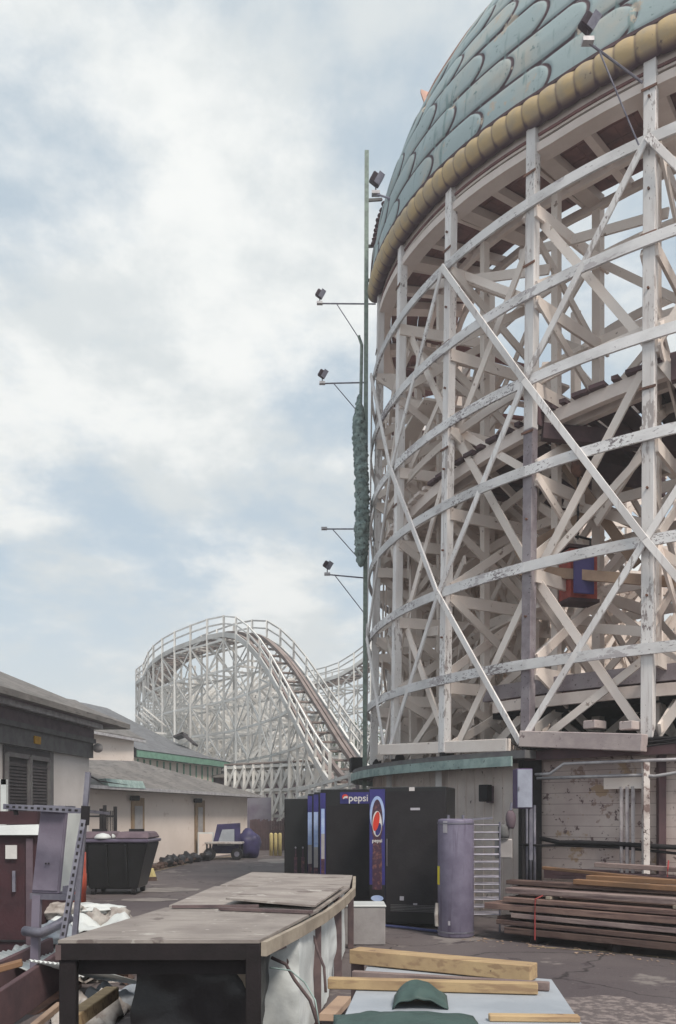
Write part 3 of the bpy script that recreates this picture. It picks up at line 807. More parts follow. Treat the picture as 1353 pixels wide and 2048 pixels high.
# infill bents inside the loop
ex = []
for k in range(130):
    px = random.uniform(320, 590); d = random.uniform(58, 78); h = random.uniform(9, 12.5)
    p = G(px, d); fb.append((p, p+V((0,0,h)), .12, .12))
    for z in (1.5, 3.4, 5.3, 7.2, 9.1, 11.0):
        if z < h-1:
            w = random.choice((-1,1))*2.0; dy = random.uniform(-1,1)
            fl.append((p+V((0,0,z)), p+V((w,dy,z)), .05, .13)); fb.append((p+V((0,0,z)), p+V((w,dy,z+1.7)), .04, .1))
many('ledger', fl, farwhite, far, 98); many('brace', fb, farwhite, far, 98)
MB().ribbon([p+V((0,0,-.12)) for p in L_], .1, .3).build('deck_edge', farwhite, far)
MB().ribbon([p+V((0,0,-.12)) for p in Rr], .1, .3).build('deck_edge', farwhite, far)
for E in (L_, Rr):
    for h in (.55, 1.0): MB().ribbon([p+V((0,0,h)) for p in E], .06, .09).build('handrail', farwhite, far)
# deck under-boards and track
dd = catmull(kp, .5)
fd = MB()
for i in range(len(dd)-1):
    s0 = side(dd, i)
    if i % 2 == 0 or dd[i].z > 12.: fd.bar(dd[i]-s0*.9+V((0,0,-.3)), dd[i]+s0*.9+V((0,0,-.3)), .32, .08)
fd.build('track_bed', farbrown, far)
for o_ in (-.78, -.45, .45, .78): MB().ribbon([p+side(dd,i)*o_+V((0,0,.05 if abs(o_) < .6 else -.1)) for i, p in enumerate(dd)], .16, .2).build('rail' if abs(o_) < .6 else 'catwalk', farbrown, far)
# low run-out trestle in front of the distant coaster
run = T('low_track_trestle', 'low criss-crossed white track trestle at the foot of the distant coaster', 'trestle', G(560, 42))
tp, tb = [], []
N_ = 11
for row, (dA, dB) in enumerate(((44,40),(46.5,42.5))):
    for i in range(N_+1):
        f = i/N_; p = G(452+(655-452)*f, dA+(dB-dA)*f)
        tp.append((p, p+V((0,0,4.2)), .14, .14))
        if i < N_:
            f2 = (i+1)/N_; q = G(452+(655-452)*f2, dA+(dB-dA)*f2)
            for z in (1.6, 2.9, 4.1): tb.append((p+V((0,0,z)), q+V((0,0,z)), .05, .15))
            for z0, z1 in ((1.65,2.85),(2.95,4.05)):
                tb.append((p+V((0,-.08,z0)), q+V((0,-.08,z1)), .05, .15)); tb.append((p+V((0,.08,z1)), q+V((0,.08,z0)), .05, .15))
many('post', tp, farwhite, run); many('brace', tb, farwhite, run)
b = MB()
for i in range(60):
    f = i/59; b.bar(G(452+203*f, 44-4*f, 4.25), G(452+203*f, 46.5-4*f, 4.25), .2, .08)
b.build('track_bed', farbrown, run)
# long dark storage shed behind the trestle
c = G(560, 49)
t = T('storage_shed', 'long dark storage shed seen through the struts of the distant coaster', 'shed', c)
MB().box(c+V((0,0,1.9)), (9,3,3.8)).build('wall', mouldp, t)
MB().prism([c+V((-4.7,-1.8,3.85)), c+V((4.7,-1.8,3.85)), c+V((4.7,1.8,4.3)), c+V((-4.7,1.8,4.3))], .12).build('roof', roofing, t)

# ------------------------------------------------------------ trees beyond
def tree(px, d, h, cr, label, seed):
    random.seed(seed); base = G(px, d)
    t = T('tree', label, 'tree', base, 'trees beyond the distant coaster')
    tr = MB().tube([base, base+V((.1,0,h*.35)), base+V((0,.1,h*.75))], .28, 8, .08)
    for k in range(6):
        a = random.uniform(0, 6.28); z = h*random.uniform(.35,.6)
        tr.tube([base+V((0,0,z)), base+V((math.cos(a)*cr*.7, math.sin(a)*cr*.7, z+h*.22))], .1, 6, .03)
    tr.build('trunk', barkm, t)
    b = MB(); lob = [(V((random.uniform(-.6,.6)*cr, random.uniform(-.6,.6)*cr, h*random.uniform(.45,.95))), random.uniform(.3,.55)*cr) for _ in range(14)]
    for k in range(3200):
        c, r = random.choice(lob); dv = V((random.gauss(0,1), random.gauss(0,1), random.gauss(0,1))).normalized()*r*random.uniform(.5,1.08)
        p = base+c+dv; s = random.uniform(.09,.2)
        u = V((random.gauss(0,1), random.gauss(0,1), random.gauss(0,1))).normalized()*s; w = u.orthogonal().normalized()*s*.6
        b.add([p-u, p+w, p+u, p-w], [(0,1,2,3)])
    b.build('crown', leafm, t)
tree(640, 88, 12.5, 3.6, 'green tree behind the drop of the distant coaster', 1)
tree(706, 92, 12.0, 3.4, 'green tree glimpsed at the left edge of the big white tower', 2)
tree(520, 95, 7.0, 4.0, 'lower green tree behind the foot of the distant coaster', 3)
tree(1300, 60, 8.0, 4.0, 'dark tree glimpsed deep through the white framework at right', 4)
random.seed(5)

# ------------------------------------------------------------ buildings at left
def wallstrip(p, q, z0, z1, th, mat, name, parent, out=0):
    p, q = V((p[0],p[1],0)), V((q[0],q[1],0)); s, _ = frame(q-p)
    a = s*out; b = MB(); t_ = s*(out-th)
    b.hexa([p+t_+V((0,0,z0)), q+t_+V((0,0,z0)), q+a+V((0,0,z0)), p+a+V((0,0,z0)), p+t_+V((0,0,z1)), q+t_+V((0,0,z1)), q+a+V((0,0,z1)), p+a+V((0,0,z1))])
    return b.build(name, mat, parent)
# A: walls run p(near) -> q(far); s = to the right (towards the yard)
Ap, Aq = (-8.1, 12.5), (-6.88, 23.5)
A = T('pavilion', 'grey pavilion at far left with dark entablature and double louvered doors', 'building', (Ap[0], Ap[1], 0))
wallstrip(Ap, Aq, 0, 4.2, .25, stuccog, 'wall', A)
back = V((-7, .8, 0)); b = MB(); q3 = V((Aq[0]-.01,Aq[1]-.01,0))
b.hexa([q3+back*1.0, q3+V((-.25,0,0)), q3+V((-.25,-.25,0)), q3+back+V((0,-.25,0)), q3+back+V((0,0,4.2)), q3+V((-.25,0,4.2)), q3+V((-.25,-.25,4.2)), q3+back+V((0,-.25,4.2))]); b.build('wall', stuccog, A)
wallstrip(Ap, Aq, 3.22, 3.62, .1, mould, 'entablature', A, .12)
wallstrip(Ap, Aq, 3.62, 3.74, .1, mould, 'cornice', A, .20)
wallstrip(Ap, Aq, 3.74, 4.02, .1, mouldp, 'frieze', A, .14)
wallstrip(Ap, Aq, 4.02, 4.14, .1, steelL, 'gutter', A, .40)
dirA = (V((Aq[0],Aq[1],0))-V((Ap[0],Ap[1],0))).normalized(); sA = V((dirA.y,-dirA.x,0))
def onA(d, out=0, z=0): t_ = (d-Ap[1])/dirA.y; return V((Ap[0],Ap[1],0))+dirA*t_+sA*out+V((0,0,z))
MB().hexa([onA(12.5,-.3,4.14), onA(24.1,-.3,4.14), onA(24.1,.55,4.14), onA(12.5,.55,4.14), onA(12.5,-.3,4.26), onA(24.1,-.3,4.26), onA(24.1,.6,4.26), onA(12.5,.6,4.26)]).build('soffit', mouldp, A)
e1, e2 = onA(12.5,.7,4.28), onA(24.8,.7,4.28); e3 = e2+V((-12,1.2,0)); e4 = e1+V((-12,1.2,0))
rg1, rg2 = onA(17,-5.2,6.9), onA(19.2,-5.2,6.9)
b = MB(); b.add([e1,e2,e3,e4,rg1,rg2], [(0,1,5,4),(1,2,5),(2,3,4,5),(3,0,4)]); b.add([p-V((0,0,.14)) for p in (e1,e2,e3,e4)]+[e1,e2,e3,e4], [(3,2,1,0),(0,1,5,4),(1,2,6,5),(2,3,7,6),(3,0,4,7)])
b.build('roof', roofing, A)
# doors between px 8..95 : distance on wall
def dA(px):  # distance where wall line is seen at px
    k = (px-HX)/F; # X = Ap.x + (d-Ap.y)*m
    m = dirA.x/dirA.y; return (Ap[0]-m*Ap[1])/(k-m)
d0, d1 = dA(5), dA(96)
dr = MB().hexa([onA(d0,.01,0), onA(d1,.01,0), onA(d1,.05,0), onA(d0,.05,0), onA(d0,.01,3.2), onA(d1,.01,3.2), onA(d1,.05,3.2), onA(d0,.05,3.2)]).build('door', louv, A)
for (s0, s1) in ((d0+.05,(d0+d1)/2-.04), ((d0+d1)/2+.04, d1-.12)):
    lo = MB()
    for k in range(34): lo.bar(onA(s0+.08,.075,.3+k*.075), onA(s1-.08,.075,.3+k*.075), .03, .045)
    lo.build('louvers', louv, dr); 
    fr2 = MB()
    for s_ in (s0, s1): fr2.bar(onA(s_,.08,.2), onA(s_,.08,3.0), .09, .06)
    fr2.bar(onA(s0,.08,3.0), onA(s1,.08,3.0), .06, .1); fr2.build('stile', mould, dr)
wallstrip(tuple(onA(d1,0)[:2]), tuple(onA(d1+.18,0)[:2]), 0, 3.2, .1, mould, 'door_frame', A, .07)
c = onA(dA(64),.14,3.42); MB().box(c, (.03,.32,.18), -.1).build('sign_plate', M('amber_plate', (.55,.30,.03), None, 8.), A)
q = onA(23.5,.25,3.5); MB().blob(q, (.28,.28,.26), 4, .05, 8, flat=False).build('lamp', doorgrey, A)
# white low wall/box upright at far left edge (0-15, 1560-1630)
c = P(4,1632,11.2); t = T('door_surround', 'white painted upright frame at the far left edge before the louvered doors', 'frame', V((c.x,c.y,0)))
for x0, x1, z0, z1 in ((-.3,.07,2.05,2.12),(-.0,.07,1.6,2.12),(-.3,-.24,0,2.12),(-.3,.07,1.58,1.66),(-.02,.05,0,1.6)):
    MB().box(V((c.x+(x0+x1)/2, 11.2, (z0+z1)/2)), (x1-x0,.07,z1-z0)).build('rail', whiteplas, t)
# B
B = T('white_annex', 'tall white annex with a dark pitched roof behind the grey pavilion', 'building', G(225, 34))
pB, qB = G(120,30), G(268,35)
wallstrip(pB[:2], qB[:2], 0, 4.75, .3, stucco, 'wall', B)
wallstrip((qB.x,qB.y), (qB.x-5,qB.y+1.5), 0, 4.75, .3, stucco, 'wall', B)
b = MB(); e1, e2 = G(80,28,4.78), G(291,35.6,4.82); s_ = V((-6,3.5,0))
r1, r2 = P(60,1385,36), P(152,1400,40)
b.add([e1,e2,r2,r1, e2+V((-7,3,0)), e1+s_], [(0,1,2,3),(1,4,2),(4,5,3,2)]); b.add([e1,e2,e2-V((0,0,.12)),e1-V((0,0,.12))], [(0,1,2,3)])
b.build('roof', roofing, B); MB().bar(e1-V((0,.05,.1)), e2-V((0,.05,.1)), .1, .1).build('gutter', steelL, B)
# C
Cc = T('carousel_hall', 'long hall with blue-grey hipped roof, bright green fascia and battened cream wall', 'building', G(360, 44))
pC, qC = V((-12.5,33,0)), G(446,48)
cpts = [G(262,39.5), G(300,41), G(340,42.8), G(380,44.8), G(415,46.6), G(443,48.6)]
for a, c in zip(cpts, cpts[1:]):
    w = wallstrip(a[:2], c[:2], 0, 4.35, .3, stucco, 'wall', Cc)
    bb = MB()
    for k in range(3): p = a+(c-a)*(k/3); bb.bar(p+V((.03,0,2.3)), p+V((.03,0,4.3)), .07, .07)
    bb.build('batten', green, w)
ee = [V((p.x+.35, p.y-.25, 4.5)) for p in cpts]
ee[-1] += V((.1,.5,0))
MB().ribbon(ee, .06, .32).build('fascia', green, Cc)
MB().ribbon([V((p.x+.02,p.y-.03,2.9-.0*p.y)) for p in cpts], .1, .14).build('green_band', green, Cc)
b = MB(); ee = [p+V((.05,-.05,.18)) for p in ee]
ridge = [P(120,1398,47), P(170,1406,49), P(215,1416,51), P(262,1440,53), P(330,1475,54), P(400,1508,53)]
n = len(ee); b.add(ee+ridge, [(i,i+1,n+i+1,n+i) for i in range(n-1)])
bk = [p+V((-2,8,-2.5)) for p in ridge]; b.add(ridge+bk, [(i,i+1,n+i+1,n+i) for i in range(n-1)]); b.add([ee[-1], ridge[-1], bk[-1]], [(0,1,2)])
b.build('roof', roofblue, Cc)
a, c, d_ = P(352,1476,50), P(372,1468,50), P(392,1490,50)
dm = MB(); dm.bar(a, c, 1.6, .12); dm.bar(c-V((.15,0,.0)), d_, 1.6, .12)
dm.build('dormer', louv, Cc)
# D long shed with two doors
pD, qD = G(150,24.6), G(495,37.6)
D = T('long_shed', 'long low cream shed with shingle roof and two narrow doors', 'building', (pD.x, pD.y, 0))
wallstrip(pD[:2], qD[:2], 0, 2.5, .25, stucco, 'wall', D)
wallstrip(qD[:2], (qD.x-5, qD.y+3), 0, 2.5, .25, stucco, 'wall', D)
dD = (qD-pD).normalized(); sD = V((dD.y,-dD.x,0)); LD = (qD-pD).length
def onD(px, out=0, z=0):
    k = (px-HX)/F; m = dD.x/dD.y; d = (pD.x-m*pD.y)/(k-m); return pD+dD*((d-pD.y)/dD.y)+sD*out+V((0,0,z))
e1, e2 = pD-dD*3+sD*.5+V((0,0,2.52)), qD+dD*.6+sD*.5+V((0,0,2.52))
bw = V((-6.5,2.5,0)); r1, r2 = P(120,1518,27.6), P(272,1522,31.5)
b = MB(); b.add([e1,e2,r2,r1,e2+bw,e1+bw], [(0,1,2,3),(1,4,2),(4,5,3,2)]); b.add([e1,e2,e2-V((0,0,.1)),e1-V((0,0,.1)), e2+bw, e2+bw-V((0,0,.1))], [(0,1,2,3),(1,4,5,2)])
b.add([e1-V((0,0,.1)), e2-V((0,0,.1)), e2-sD*.55-V((0,0,.1)), e1-sD*.55-V((0,0,.1))], [(3,2,1,0)])
b.build('roof', roofing, D)
MB().bar(e1+sD*.05-V((0,0,.05)), e2+sD*.05-V((0,0,.05)), .1, .1).build('gutter', steelL, D)
o = MB().hexa([onD(182,.55,2.5),onD(258,.55,2.5),onD(258,.62,2.5),onD(182,.62,2.5),onD(182,.15,2.72),onD(258,.3,2.72),onD(258,.5,2.74),onD(182,.5,2.74)]).build('loose_flashing', teal, D)
for x0, x1 in ((262,287),(389,408)):
    o = MB().hexa([onD(x0,.01,0), onD(x1,.01,0), onD(x1,.05,0), onD(x0,.05,0), onD(x0,.01,2.22), onD(x1,.01,2.22), onD(x1,.05,2.22), onD(x0,.05,2.22)]).build('door', browndoor, D)
    MB().hexa([onD(x0+5,.05,.1), onD(x1-5,.05,.1), onD(x1-5,.07,.1), onD(x0+5,.07,.1), onD(x0+5,.05,1.95), onD(x1-5,.05,1.95), onD(x1-5,.07,1.95), onD(x0+5,.07,1.95)]).build('panel', doorgrey, o)
    MB().box(onD(x0,.14,2.2), (.28,.3,.16), .5).build('lamp', blackmatte, D, bevel=.02)
# grey panel and brown fence beyond shed, bollards
o = MB().box(G(519,41,1.25), (1.15,.08,2.5)).build('metal_panel', M('grey_blue_panel', (.22,.21,.25), (.15,.12,.17), 1.), None); tag(o, 'grey-blue metal sheet screen at the end of the long shed', 'screen')
t = T('board_fence', 'brown vertical board fence closing the yard behind the yellow bollards', 'fence', G(545,39.5))
MB().bar(G(500,40,.9), G(585,39.4,.9), .05, .1).build('fence_rail', brown_fence, t)
b = MB()
for k in range(26):
    px = 502+k*3.3; d = 39.9-.02*k; h = 1.35+.12*random.random(); b.box(G(px, d, h/2), (.07,.03,h))
b.build('fence_boards', brown_fence, t)
for k in range(3):
    c = G(543+8.7*k, 34.5); o = T('bollard', 'yellow steel bollard before the brown fence, %s of the three' % ['leftmost','middle one','rightmost'][k], 'bollard', c, 'yellow bollards')
    MB().lathe(c, [(.075,0),(.075,.86),(.055,.91),(.0,.93)], 14).build('tube', yellowp, o, smooth='auto')

# ------------------------------------------------------------ junk along the shed
t = T('work_trailer', 'flat trolley with two wheels and a hazy plastic windscreen beside the shed', 'trolley', G(450,31.5))
c = G(450, 31.5)
MB().box(c+V((0,0,.62)), (1.35,.9,.07)).build('bed', debrisw, t, bevel=.01)
for dx in (-.5, .5):
    w = MB().tube([c+V((dx,-.45,.22)), c+V((dx,-.3,.22))], .22, 16).build('wheel', blackmatte, t)
    MB().tube([c+V((dx,-.46,.22)), c+V((dx,-.44,.22))], .1, 10).build('hub', steel, w)
for dx in (-.6,.6):
    for dy in (-.4,.4): MB().bar(c+V((dx,dy,.1)), c+V((dx,dy,.6)), .06, .06).build('leg', blackmatte, t)
MB().hexa([c+V((-.6,.5,.2)), c+V((.5,.5,.2)), c+V((.5,.7,.2)), c+V((-.6,.7,.2)), c+V((-.35,.5,1.3)), c+V((.5,.5,1.35)), c+V((.5,.7,1.35)), c+V((-.35,.7,1.3))]).build('cover', purptarp, t)
MB().hexa([c+V((-.35,.42,.5)), c+V((.3,.42,.5)), c+V((.3,.46,.5)), c+V((-.35,.46,.5)), c+V((-.15,.42,1.1)), c+V((.3,.42,1.12)), c+V((.3,.46,1.12)), c+V((-.15,.46,1.1))]).build('window', foam, t)
c = G(498,32.5); o = MB().blob(c+V((0,0,.5)), (.95,.9,1.15), 8, .15).build('tarp_covered_bin', purptarp); tag(o, 'purple tarpaulin bundled over a bin beside the trolley', 'covered bin')
c = onD(388,.5,0); t = T('white_crate', 'white slatted panel crate leaning at the shed door behind rubbish', 'crate', c)
MB().box(c+V((0,0,.5)), (.6,.08,1.0), .0).build('frame', whiteplas, t)
MB().box(c+V((0,-.05,.5)), (.5,.02,.88), .0).build('panel', stucco, t)
bagl = ['leftmost of the low row', 'second from the left in the low row', 'third in the low row', 'fourth in the low row', 'fifth in the low row, beside the white crate', 'rightmost, next to the trolley']
for k, px in enumerate((332,345,360,374,392,412)):
    c = G(px, 26.8+k*.75); o = MB().blob(c+V((0,0,.14)), (.42,.5,.34+.1*(k%2)), k+2, .35, 10).build('rubbish_bag', bag); tag(o, 'black rubbish bag by the shed wall, '+bagl[k], 'rubbish bag', 'black rubbish bags along the shed')
b = MB()
for k in range(60):
    px = random.uniform(300, 420); d = 25.0+(px-300)*.055+random.uniform(-.4,.4); b.box(G(px,d,random.uniform(.03,.16)), (random.uniform(.1,.5),.12,.06), random.uniform(0,3), random.uniform(-.4,.4))
o = b.build('litter', debrisb); tag(o, 'scatter of brown scrap and twigs along the foot of the shed', 'litter'); o['kind'] = 'stuff'

# dumpster
c = G(238, 18.0)
t = T('dumpster', 'black plastic skip bin with sagging lids standing on the yard', 'dumpster', c)
def fr8(c, w0, w1, d0, d1, z0, z1, dx=0): return [c+V((-w0,-d0,z0)), c+V((w0,-d0,z0)), c+V((w0,d0,z0)), c+V((-w0,d0,z0)), c+V((-w1+dx,-d1,z1)), c+V((w1+dx,-d1,z1)), c+V((w1+dx,d1,z1)), c+V((-w1+dx,d1,z1))]
MB().hexa(fr8(c, .50, .74, .45, .6, .12, 1.08, 0)).build('bin_body', black, t, bevel=.03)
o = MB().hexa(fr8(c, .77, .77, .64, .64, 1.08, 1.15)).build('rim', M('purple_rim', (.12,.10,.15), None, 3., rough=.4), t, bevel=.02)
for dx in (-.4,.38):
    l = MB().hexa(fr8(c+V((dx,.1,0)), .36, .30, .6, .45, 1.16, 1.30, 0)).build('lid', mouldp, t, bevel=.03)
    MB().box(c+V((dx,0,1.33)), (.3,.12,.05)).build('handle', blackmatte, l)
for dx in (-.52,-.1,.3): MB().box(c+V((dx,-.56,.62)), (.05,.09,.85), 0, .16).build('rib', black, t)
for dx in (-.42,.42):
    for dy in (-.38,.38): MB().tube([c+V((dx-.04,dy,.08)), c+V((dx+.04,dy,.08))], .08, 12).build('castor', blackmatte, t)
for k, dy in enumerate((-.5,-.2)):
    p = c+V((-.2+.02*k,dy,1.16)); o = MB().lathe(p+V((0,0,0)), [(.17,0),(.17,.04),(.12,.09),(.02,.12)], 18).build('plastic_dish', whiteplas, None, smooth='auto'); tag(o, ['pale dish upturned on the front edge of the black bin','pale dish upturned behind another on the black bin'][k], 'dish', 'dishes on the black bin')
# orange barrel + yellow trolley, iron fence
c = G(153,15.2); t = T('traffic_barrel', 'bright orange-red plastic barrel between grey enclosure and black bin', 'barrel', c)
MB().lathe(c, [(.17,0),(.17,.3),(.18,.31),(.18,.6),(.17,.61),(.17,.98),(.1,1.02)], 20).build('barrel_body', orange, t, smooth='auto')
MB().box(c+V((0,0,1.1)), (.16,.05,.12)).build('handle', orange, t)
c = G(296,21.5); t = T('wheel_chock', 'small yellow block resting on a beam right of the black bin', 'block', c)
MB().hexa(fr8(c, .22,.12,.12,.12,.0,.3)).build('block_body', yellowp, t, bevel=.01); MB().box(c+V((0,-.14,.05)), (.5,.1,.09)).build('beam', debrisb, t)
t = T('iron_fence', 'short dark iron picket fence section behind the perforated steel rail', 'fence', G(215,20))
for px, h in ((203,1.80),(210,1.88),(231,1.85)):
    MB().bar(G(px,20,0), G(px,20,h), .07, .07).build('picket_post', blackmatte, t)
b = MB()
for k in range(6): b.bar(G(212+k*3.2,20,.3), G(212+k*3.2,20,1.75), .02,.02)
b.build('pickets', blackmatte, t)
for z in (.4, 1.62): MB().bar(G(180,20,z), G(232,20,z), .03,.04).build('fence_rail', blackmatte, t)

# ------------------------------------------------------------ left foreground: cabinet, enclosure, strut frame
c = V((-3.98, 9.6, 0))
t = T('maroon_cabinet', 'dark maroon metal cabinet with white flared lid at the left edge', 'cabinet', c)
MB().box(V((-3.98, 9.6, .8)), (1.6,1.2,1.34)).build('body', maroon, t, bevel=.015)
MB().hexa([V((-4.8,8.93,1.44)),V((-3.10,8.93,1.44)),V((-3.16,10.25,1.44)),V((-4.8,10.25,1.44)),V((-4.8,8.98,1.51)),V((-3.17,8.98,1.55)),V((-3.2,10.2,1.55)),V((-4.8,10.2,1.51))]).build('lid', whiteplas, t)
MB().box(V((-3.95,9.6,1.62)), (1.5,1.1,.14)).build('top_panel', maroon, t)
MB().box(P(23,1704,8.97), (.12,.01,.145)).build('notice', labelw, t)
MB().box(V((-3.26,8.985,.8)), (.07,.02,1.2)).build('corner_trim', mouldp, t)
MB().box(V((-3.9,8.985,.32)), (1.3,.012,.02)).build('panel_seam', blackmatte, t)
MB().box(V((-3.42,8.975,.95)), (.03,.03,.22)).build('handle', steel, t)
for dx in (-.7,.7): MB().box(V((-3.98+dx,9.6,.07)), (.1,1.1,.14)).build('skid', raw, t)
# wooden trough & planks lower left
t = T('timber_trough', 'rough dark timber trough lying in the lower left corner', 'trough', V((-2.9,7.1,0)))
def plk(p, q, w, h, m, name, parent): return MB().bar(p, q, w, h).build(name, m, parent, bevel=.006)
plk(P(-40,2050,6.2), P(125,1935,7.4), .05, .32, darkbeam, 'side_board', t)
plk(P(-60,1985,7.2), P(105,1905,8.3), .05, .3, darkbeam, 'side_board', t)
plk(P(60,2060,5.9), P(120,2010,6.4), .05, .05, raw, 'batten', t)
MB().bar(P(-40,2035,6.8)-V((0,0,.1)), P(105,1945,7.8)-V((0,0,.1)), .6, .04).build('floor_board', rust, t)
for k, (a, c_, w, h, m, lb) in enumerate(((P(-40,1948,6.9),P(45,1925,7.0),.12,.05,planko,'orange-brown plank end at left frame edge under the maroon cabinet'),
                          (P(140,2045,5.3),P(225,1985,6.1),.10,.09,yellowood,'pale timber seen through the end of the plywood bench'))):
    o = MB().bar(a, c_, w, h).build('plank', m, None, bevel=.006); tag(o, lb, 'plank')
# grey enclosure on strut stand
DE = 7.5
t = T('electrical_enclosure', 'grey-purple electrical enclosure with sunlit side painted pale on a perforated strut stand', 'electrical box', G(100, DE))
def lean(px, py, d): return P(px, py, d)
f1, f2, f3, f4 = P(63,1786,DE), P(117,1788,DE), P(133,1622,DE), P(81,1620,DE)
dy = V((.09,.30,0))
MB().hexa([f1,f2,f2+dy,f1+dy,f4,f3,f3+dy,f4+dy]).build('body', boxg, t, bevel=.008)
MB().hexa([f2+V((.002,.03,.02)),f2+V((.012,.03,.02)),f2+dy+V((.012,-.01,.02)),f2+dy+V((.002,-.01,.02)),f3+V((.002,.03,-.02)),f3+V((.012,.03,-.02)),f3+dy+V((.012,-.01,-.02)),f3+dy+V((.002,-.01,-.02))]).build('sunlit_side_sheet', whiteplas, t)  # white sheet standing in for sunlight on the right side
i1, i2, i3, i4 = [p+(P(98,1704,DE)-p)*.07+V((0,-.012,0)) for p in (f1,f2,f3,f4)]; d2 = V((0,.014,0))
dd_ = MB().hexa([i1,i2,i2+d2,i1+d2,i4,i3,i3+d2,i4+d2]).build('door', boxg, t, bevel=.003)
for px in (92, 98): MB().tube([P(px,1727,DE-.02), P(px,1727,DE-.04)], .008, 8).build('screw', blackmatte, dd_)
MB().bar(f4+V((-.02,.05,.03)), f3+V((.02,.05,.03)), .3, .03).build('drip_cap', steel, t)
MB().bar(P(75,1790,DE), P(70,1946,DE), .07, .06).build('leg', boxg, t)
MB().bar(P(62,1792,DE), P(150,1795,DE), .05, .05).build('shelf_rail', steel, t)
MB().tube([P(50,1862,DE), P(85,1866,DE-.1), P(120,1848,DE-.1), P(140,1835,DE)], .045, 12).build('flex_pipe', steel, t, smooth=True)
MB().box(P(130,1780,DE+.1), (.12,.1,.08)).build('pipe_fitting', steel, t)
def strut(p, q, parent, name='strut', w=.045, ho=True):
    o = MB().bar(p, q, w, w).build(name, steel, parent)
    if ho:
        p, q = V(p), V(q); L = (q-p).length; b = MB(); d = (q-p)/L; n = int(L/.06)
        for k in range(n):
            c = p+d*(.04+k*.06)+V((0,-w/2-.001,0)); b.bar(c-d*.014, c+d*.014, .018, .004, V((0,1,0)))
        b.build('slots', blackmatte, o)
    return o
t = T('strut_frame', 'frame of slotted steel channel with a tall mast behind the plywood bench', 'steel frame', G(160, 7.1))
strut(P(10,1613,7.3), P(172,1622,7.1), t)
strut(P(172,1622,7.12), P(218,1627,8.2), t, w=.025)
strut(P(177,1545,7.15), P(150,1872,6.95), t, w=.04, ho=False)
strut(P(168,1640,7.05), P(126,1878,6.9), t)
strut(P(168,1672,7.2), P(150,1872,7.1), t, w=.03, ho=False)
MB().bar(P(29,1606,7.28), P(33,1630,7.28), .03,.03).build('clamp', blackmatte, t)
MB().bar(P(172,1612,7.06), P(170,1650,7.06), .06,.05).build('clamp', blackmatte, t)
o = MB().tube([P(179,1552,7.15), P(200,1562,9), P(255,1570,25)], .008, 5).build('cable', blackmatte); tag(o, 'thin black cable slung from the steel mast to the shed eave', 'cable')

# rubbish heap behind frame
heap_l = ['crumpled white sheet on the rubbish heap nearest the steel frame', 'cream cloth bundle on the rubbish heap beside the orange barrel', 'beige broken panel leaning on the rubbish heap', 'pale sack slumped at the right end of the rubbish heap', 'grey-white sack low in the rubbish heap']
for k, (px, py, d, sz, m) in enumerate(((175,1818,9.6,(.75,.5,.12),whiteplas),(130,1822,9.4,(.5,.4,.2),debrisw),(193,1845,9.2,(.28,.12,.26),debrisw),(235,1836,9.5,(.3,.4,.22),debrisw),(112,1866,8.6,(.4,.5,.22),foam))):
    c = P(px, py, d)
    o = MB().blob(c, sz, k+20, .28, 20, 1.9).build('rubbish_sack' if k > 2 else 'discarded_sheet', m); tag(o, heap_l[k], 'rubbish')
b = MB()
for k in range(150):
    px = random.uniform(85, 260); d = random.uniform(8.4, 10.4); z = random.uniform(.02,.5)*(1-abs(px-175)/130)
    b.box(G(px, d, max(.03,z)), (random.uniform(.08,.5), random.uniform(.03,.15), random.uniform(.02,.08)), random.uniform(0,3), random.uniform(-.6,.6), random.uniform(-.5,.5))
o = b.build('scrap_heap', debrisb); tag(o, 'heap of brown scrap pieces under the crumpled sheets', 'scrap'); o['kind'] = 'stuff'
b = MB()
for k in range(46):
    px = random.uniform(100, 240); d = random.uniform(8.3, 10); z = random.uniform(.02,.45)*(1-abs(px-175)/120)
    b.box(G(px, d, max(.04,z)), (random.uniform(.1,.35), random.uniform(.08,.25), .02), random.uniform(0,3), random.uniform(-.6,.6), random.uniform(-.5,.5))
o = b.build('paper_scraps', debrisw); tag(o, 'pale paper and card scraps strewn over the scrap heap', 'scraps'); o['kind'] = 'stuff'
def cloth(c, w, l, h, seed, mat, name, label):
    b = MB(); n = 22
    for i in range(n+1):
        for j in range(n+1):
            u, v_ = i/n-.5, j/n-.5; e_ = 1-max(abs(u), abs(v_))*2
            q = V((seed*3.1+u*3, v_*3, 0)); z = h*(MN.noise(q*1.3)+.55)*min(1, e_*3+.25)+.03*MN.noise(q*5)
            b.v.append(c+V((u*w*(1+.3*MN.noise(q*.9+V((5,0,0)))), v_*l, max(.01, z))))
    b.f = [(i*(n+1)+j, (i+1)*(n+1)+j, (i+1)*(n+1)+j+1, i*(n+1)+j+1) for i in range(n) for j in range(n)]; b.smooth = True
    o = b.build(name, mat); md = o.modifiers.new('thick', 'SOLIDIFY'); md.thickness = .004; tag(o, label, 'sheet')
cloth(G(185,9.1,.42), .95, .6, .16, 1, whiteplas, 'crumpled_sheet', 'white crumpled sheet draped over the top of the rubbish heap')
cloth(G(185,6.9), .5, .7, .2, 2, debrisw, 'crumpled_sheet', 'dirty cream sheet on the ground under the near left corner of the bench')
cloth(G(240,7.5), .6, .5, .15, 3, foam, 'crumpled_sheet', 'grey-white sheet lying under the bench behind the black bundle')
cloth(G(120,8.6), .6, .6, .25, 4, debrisw, 'crumpled_sheet', 'cream sheet low between the enclosure leg and the bench leg')
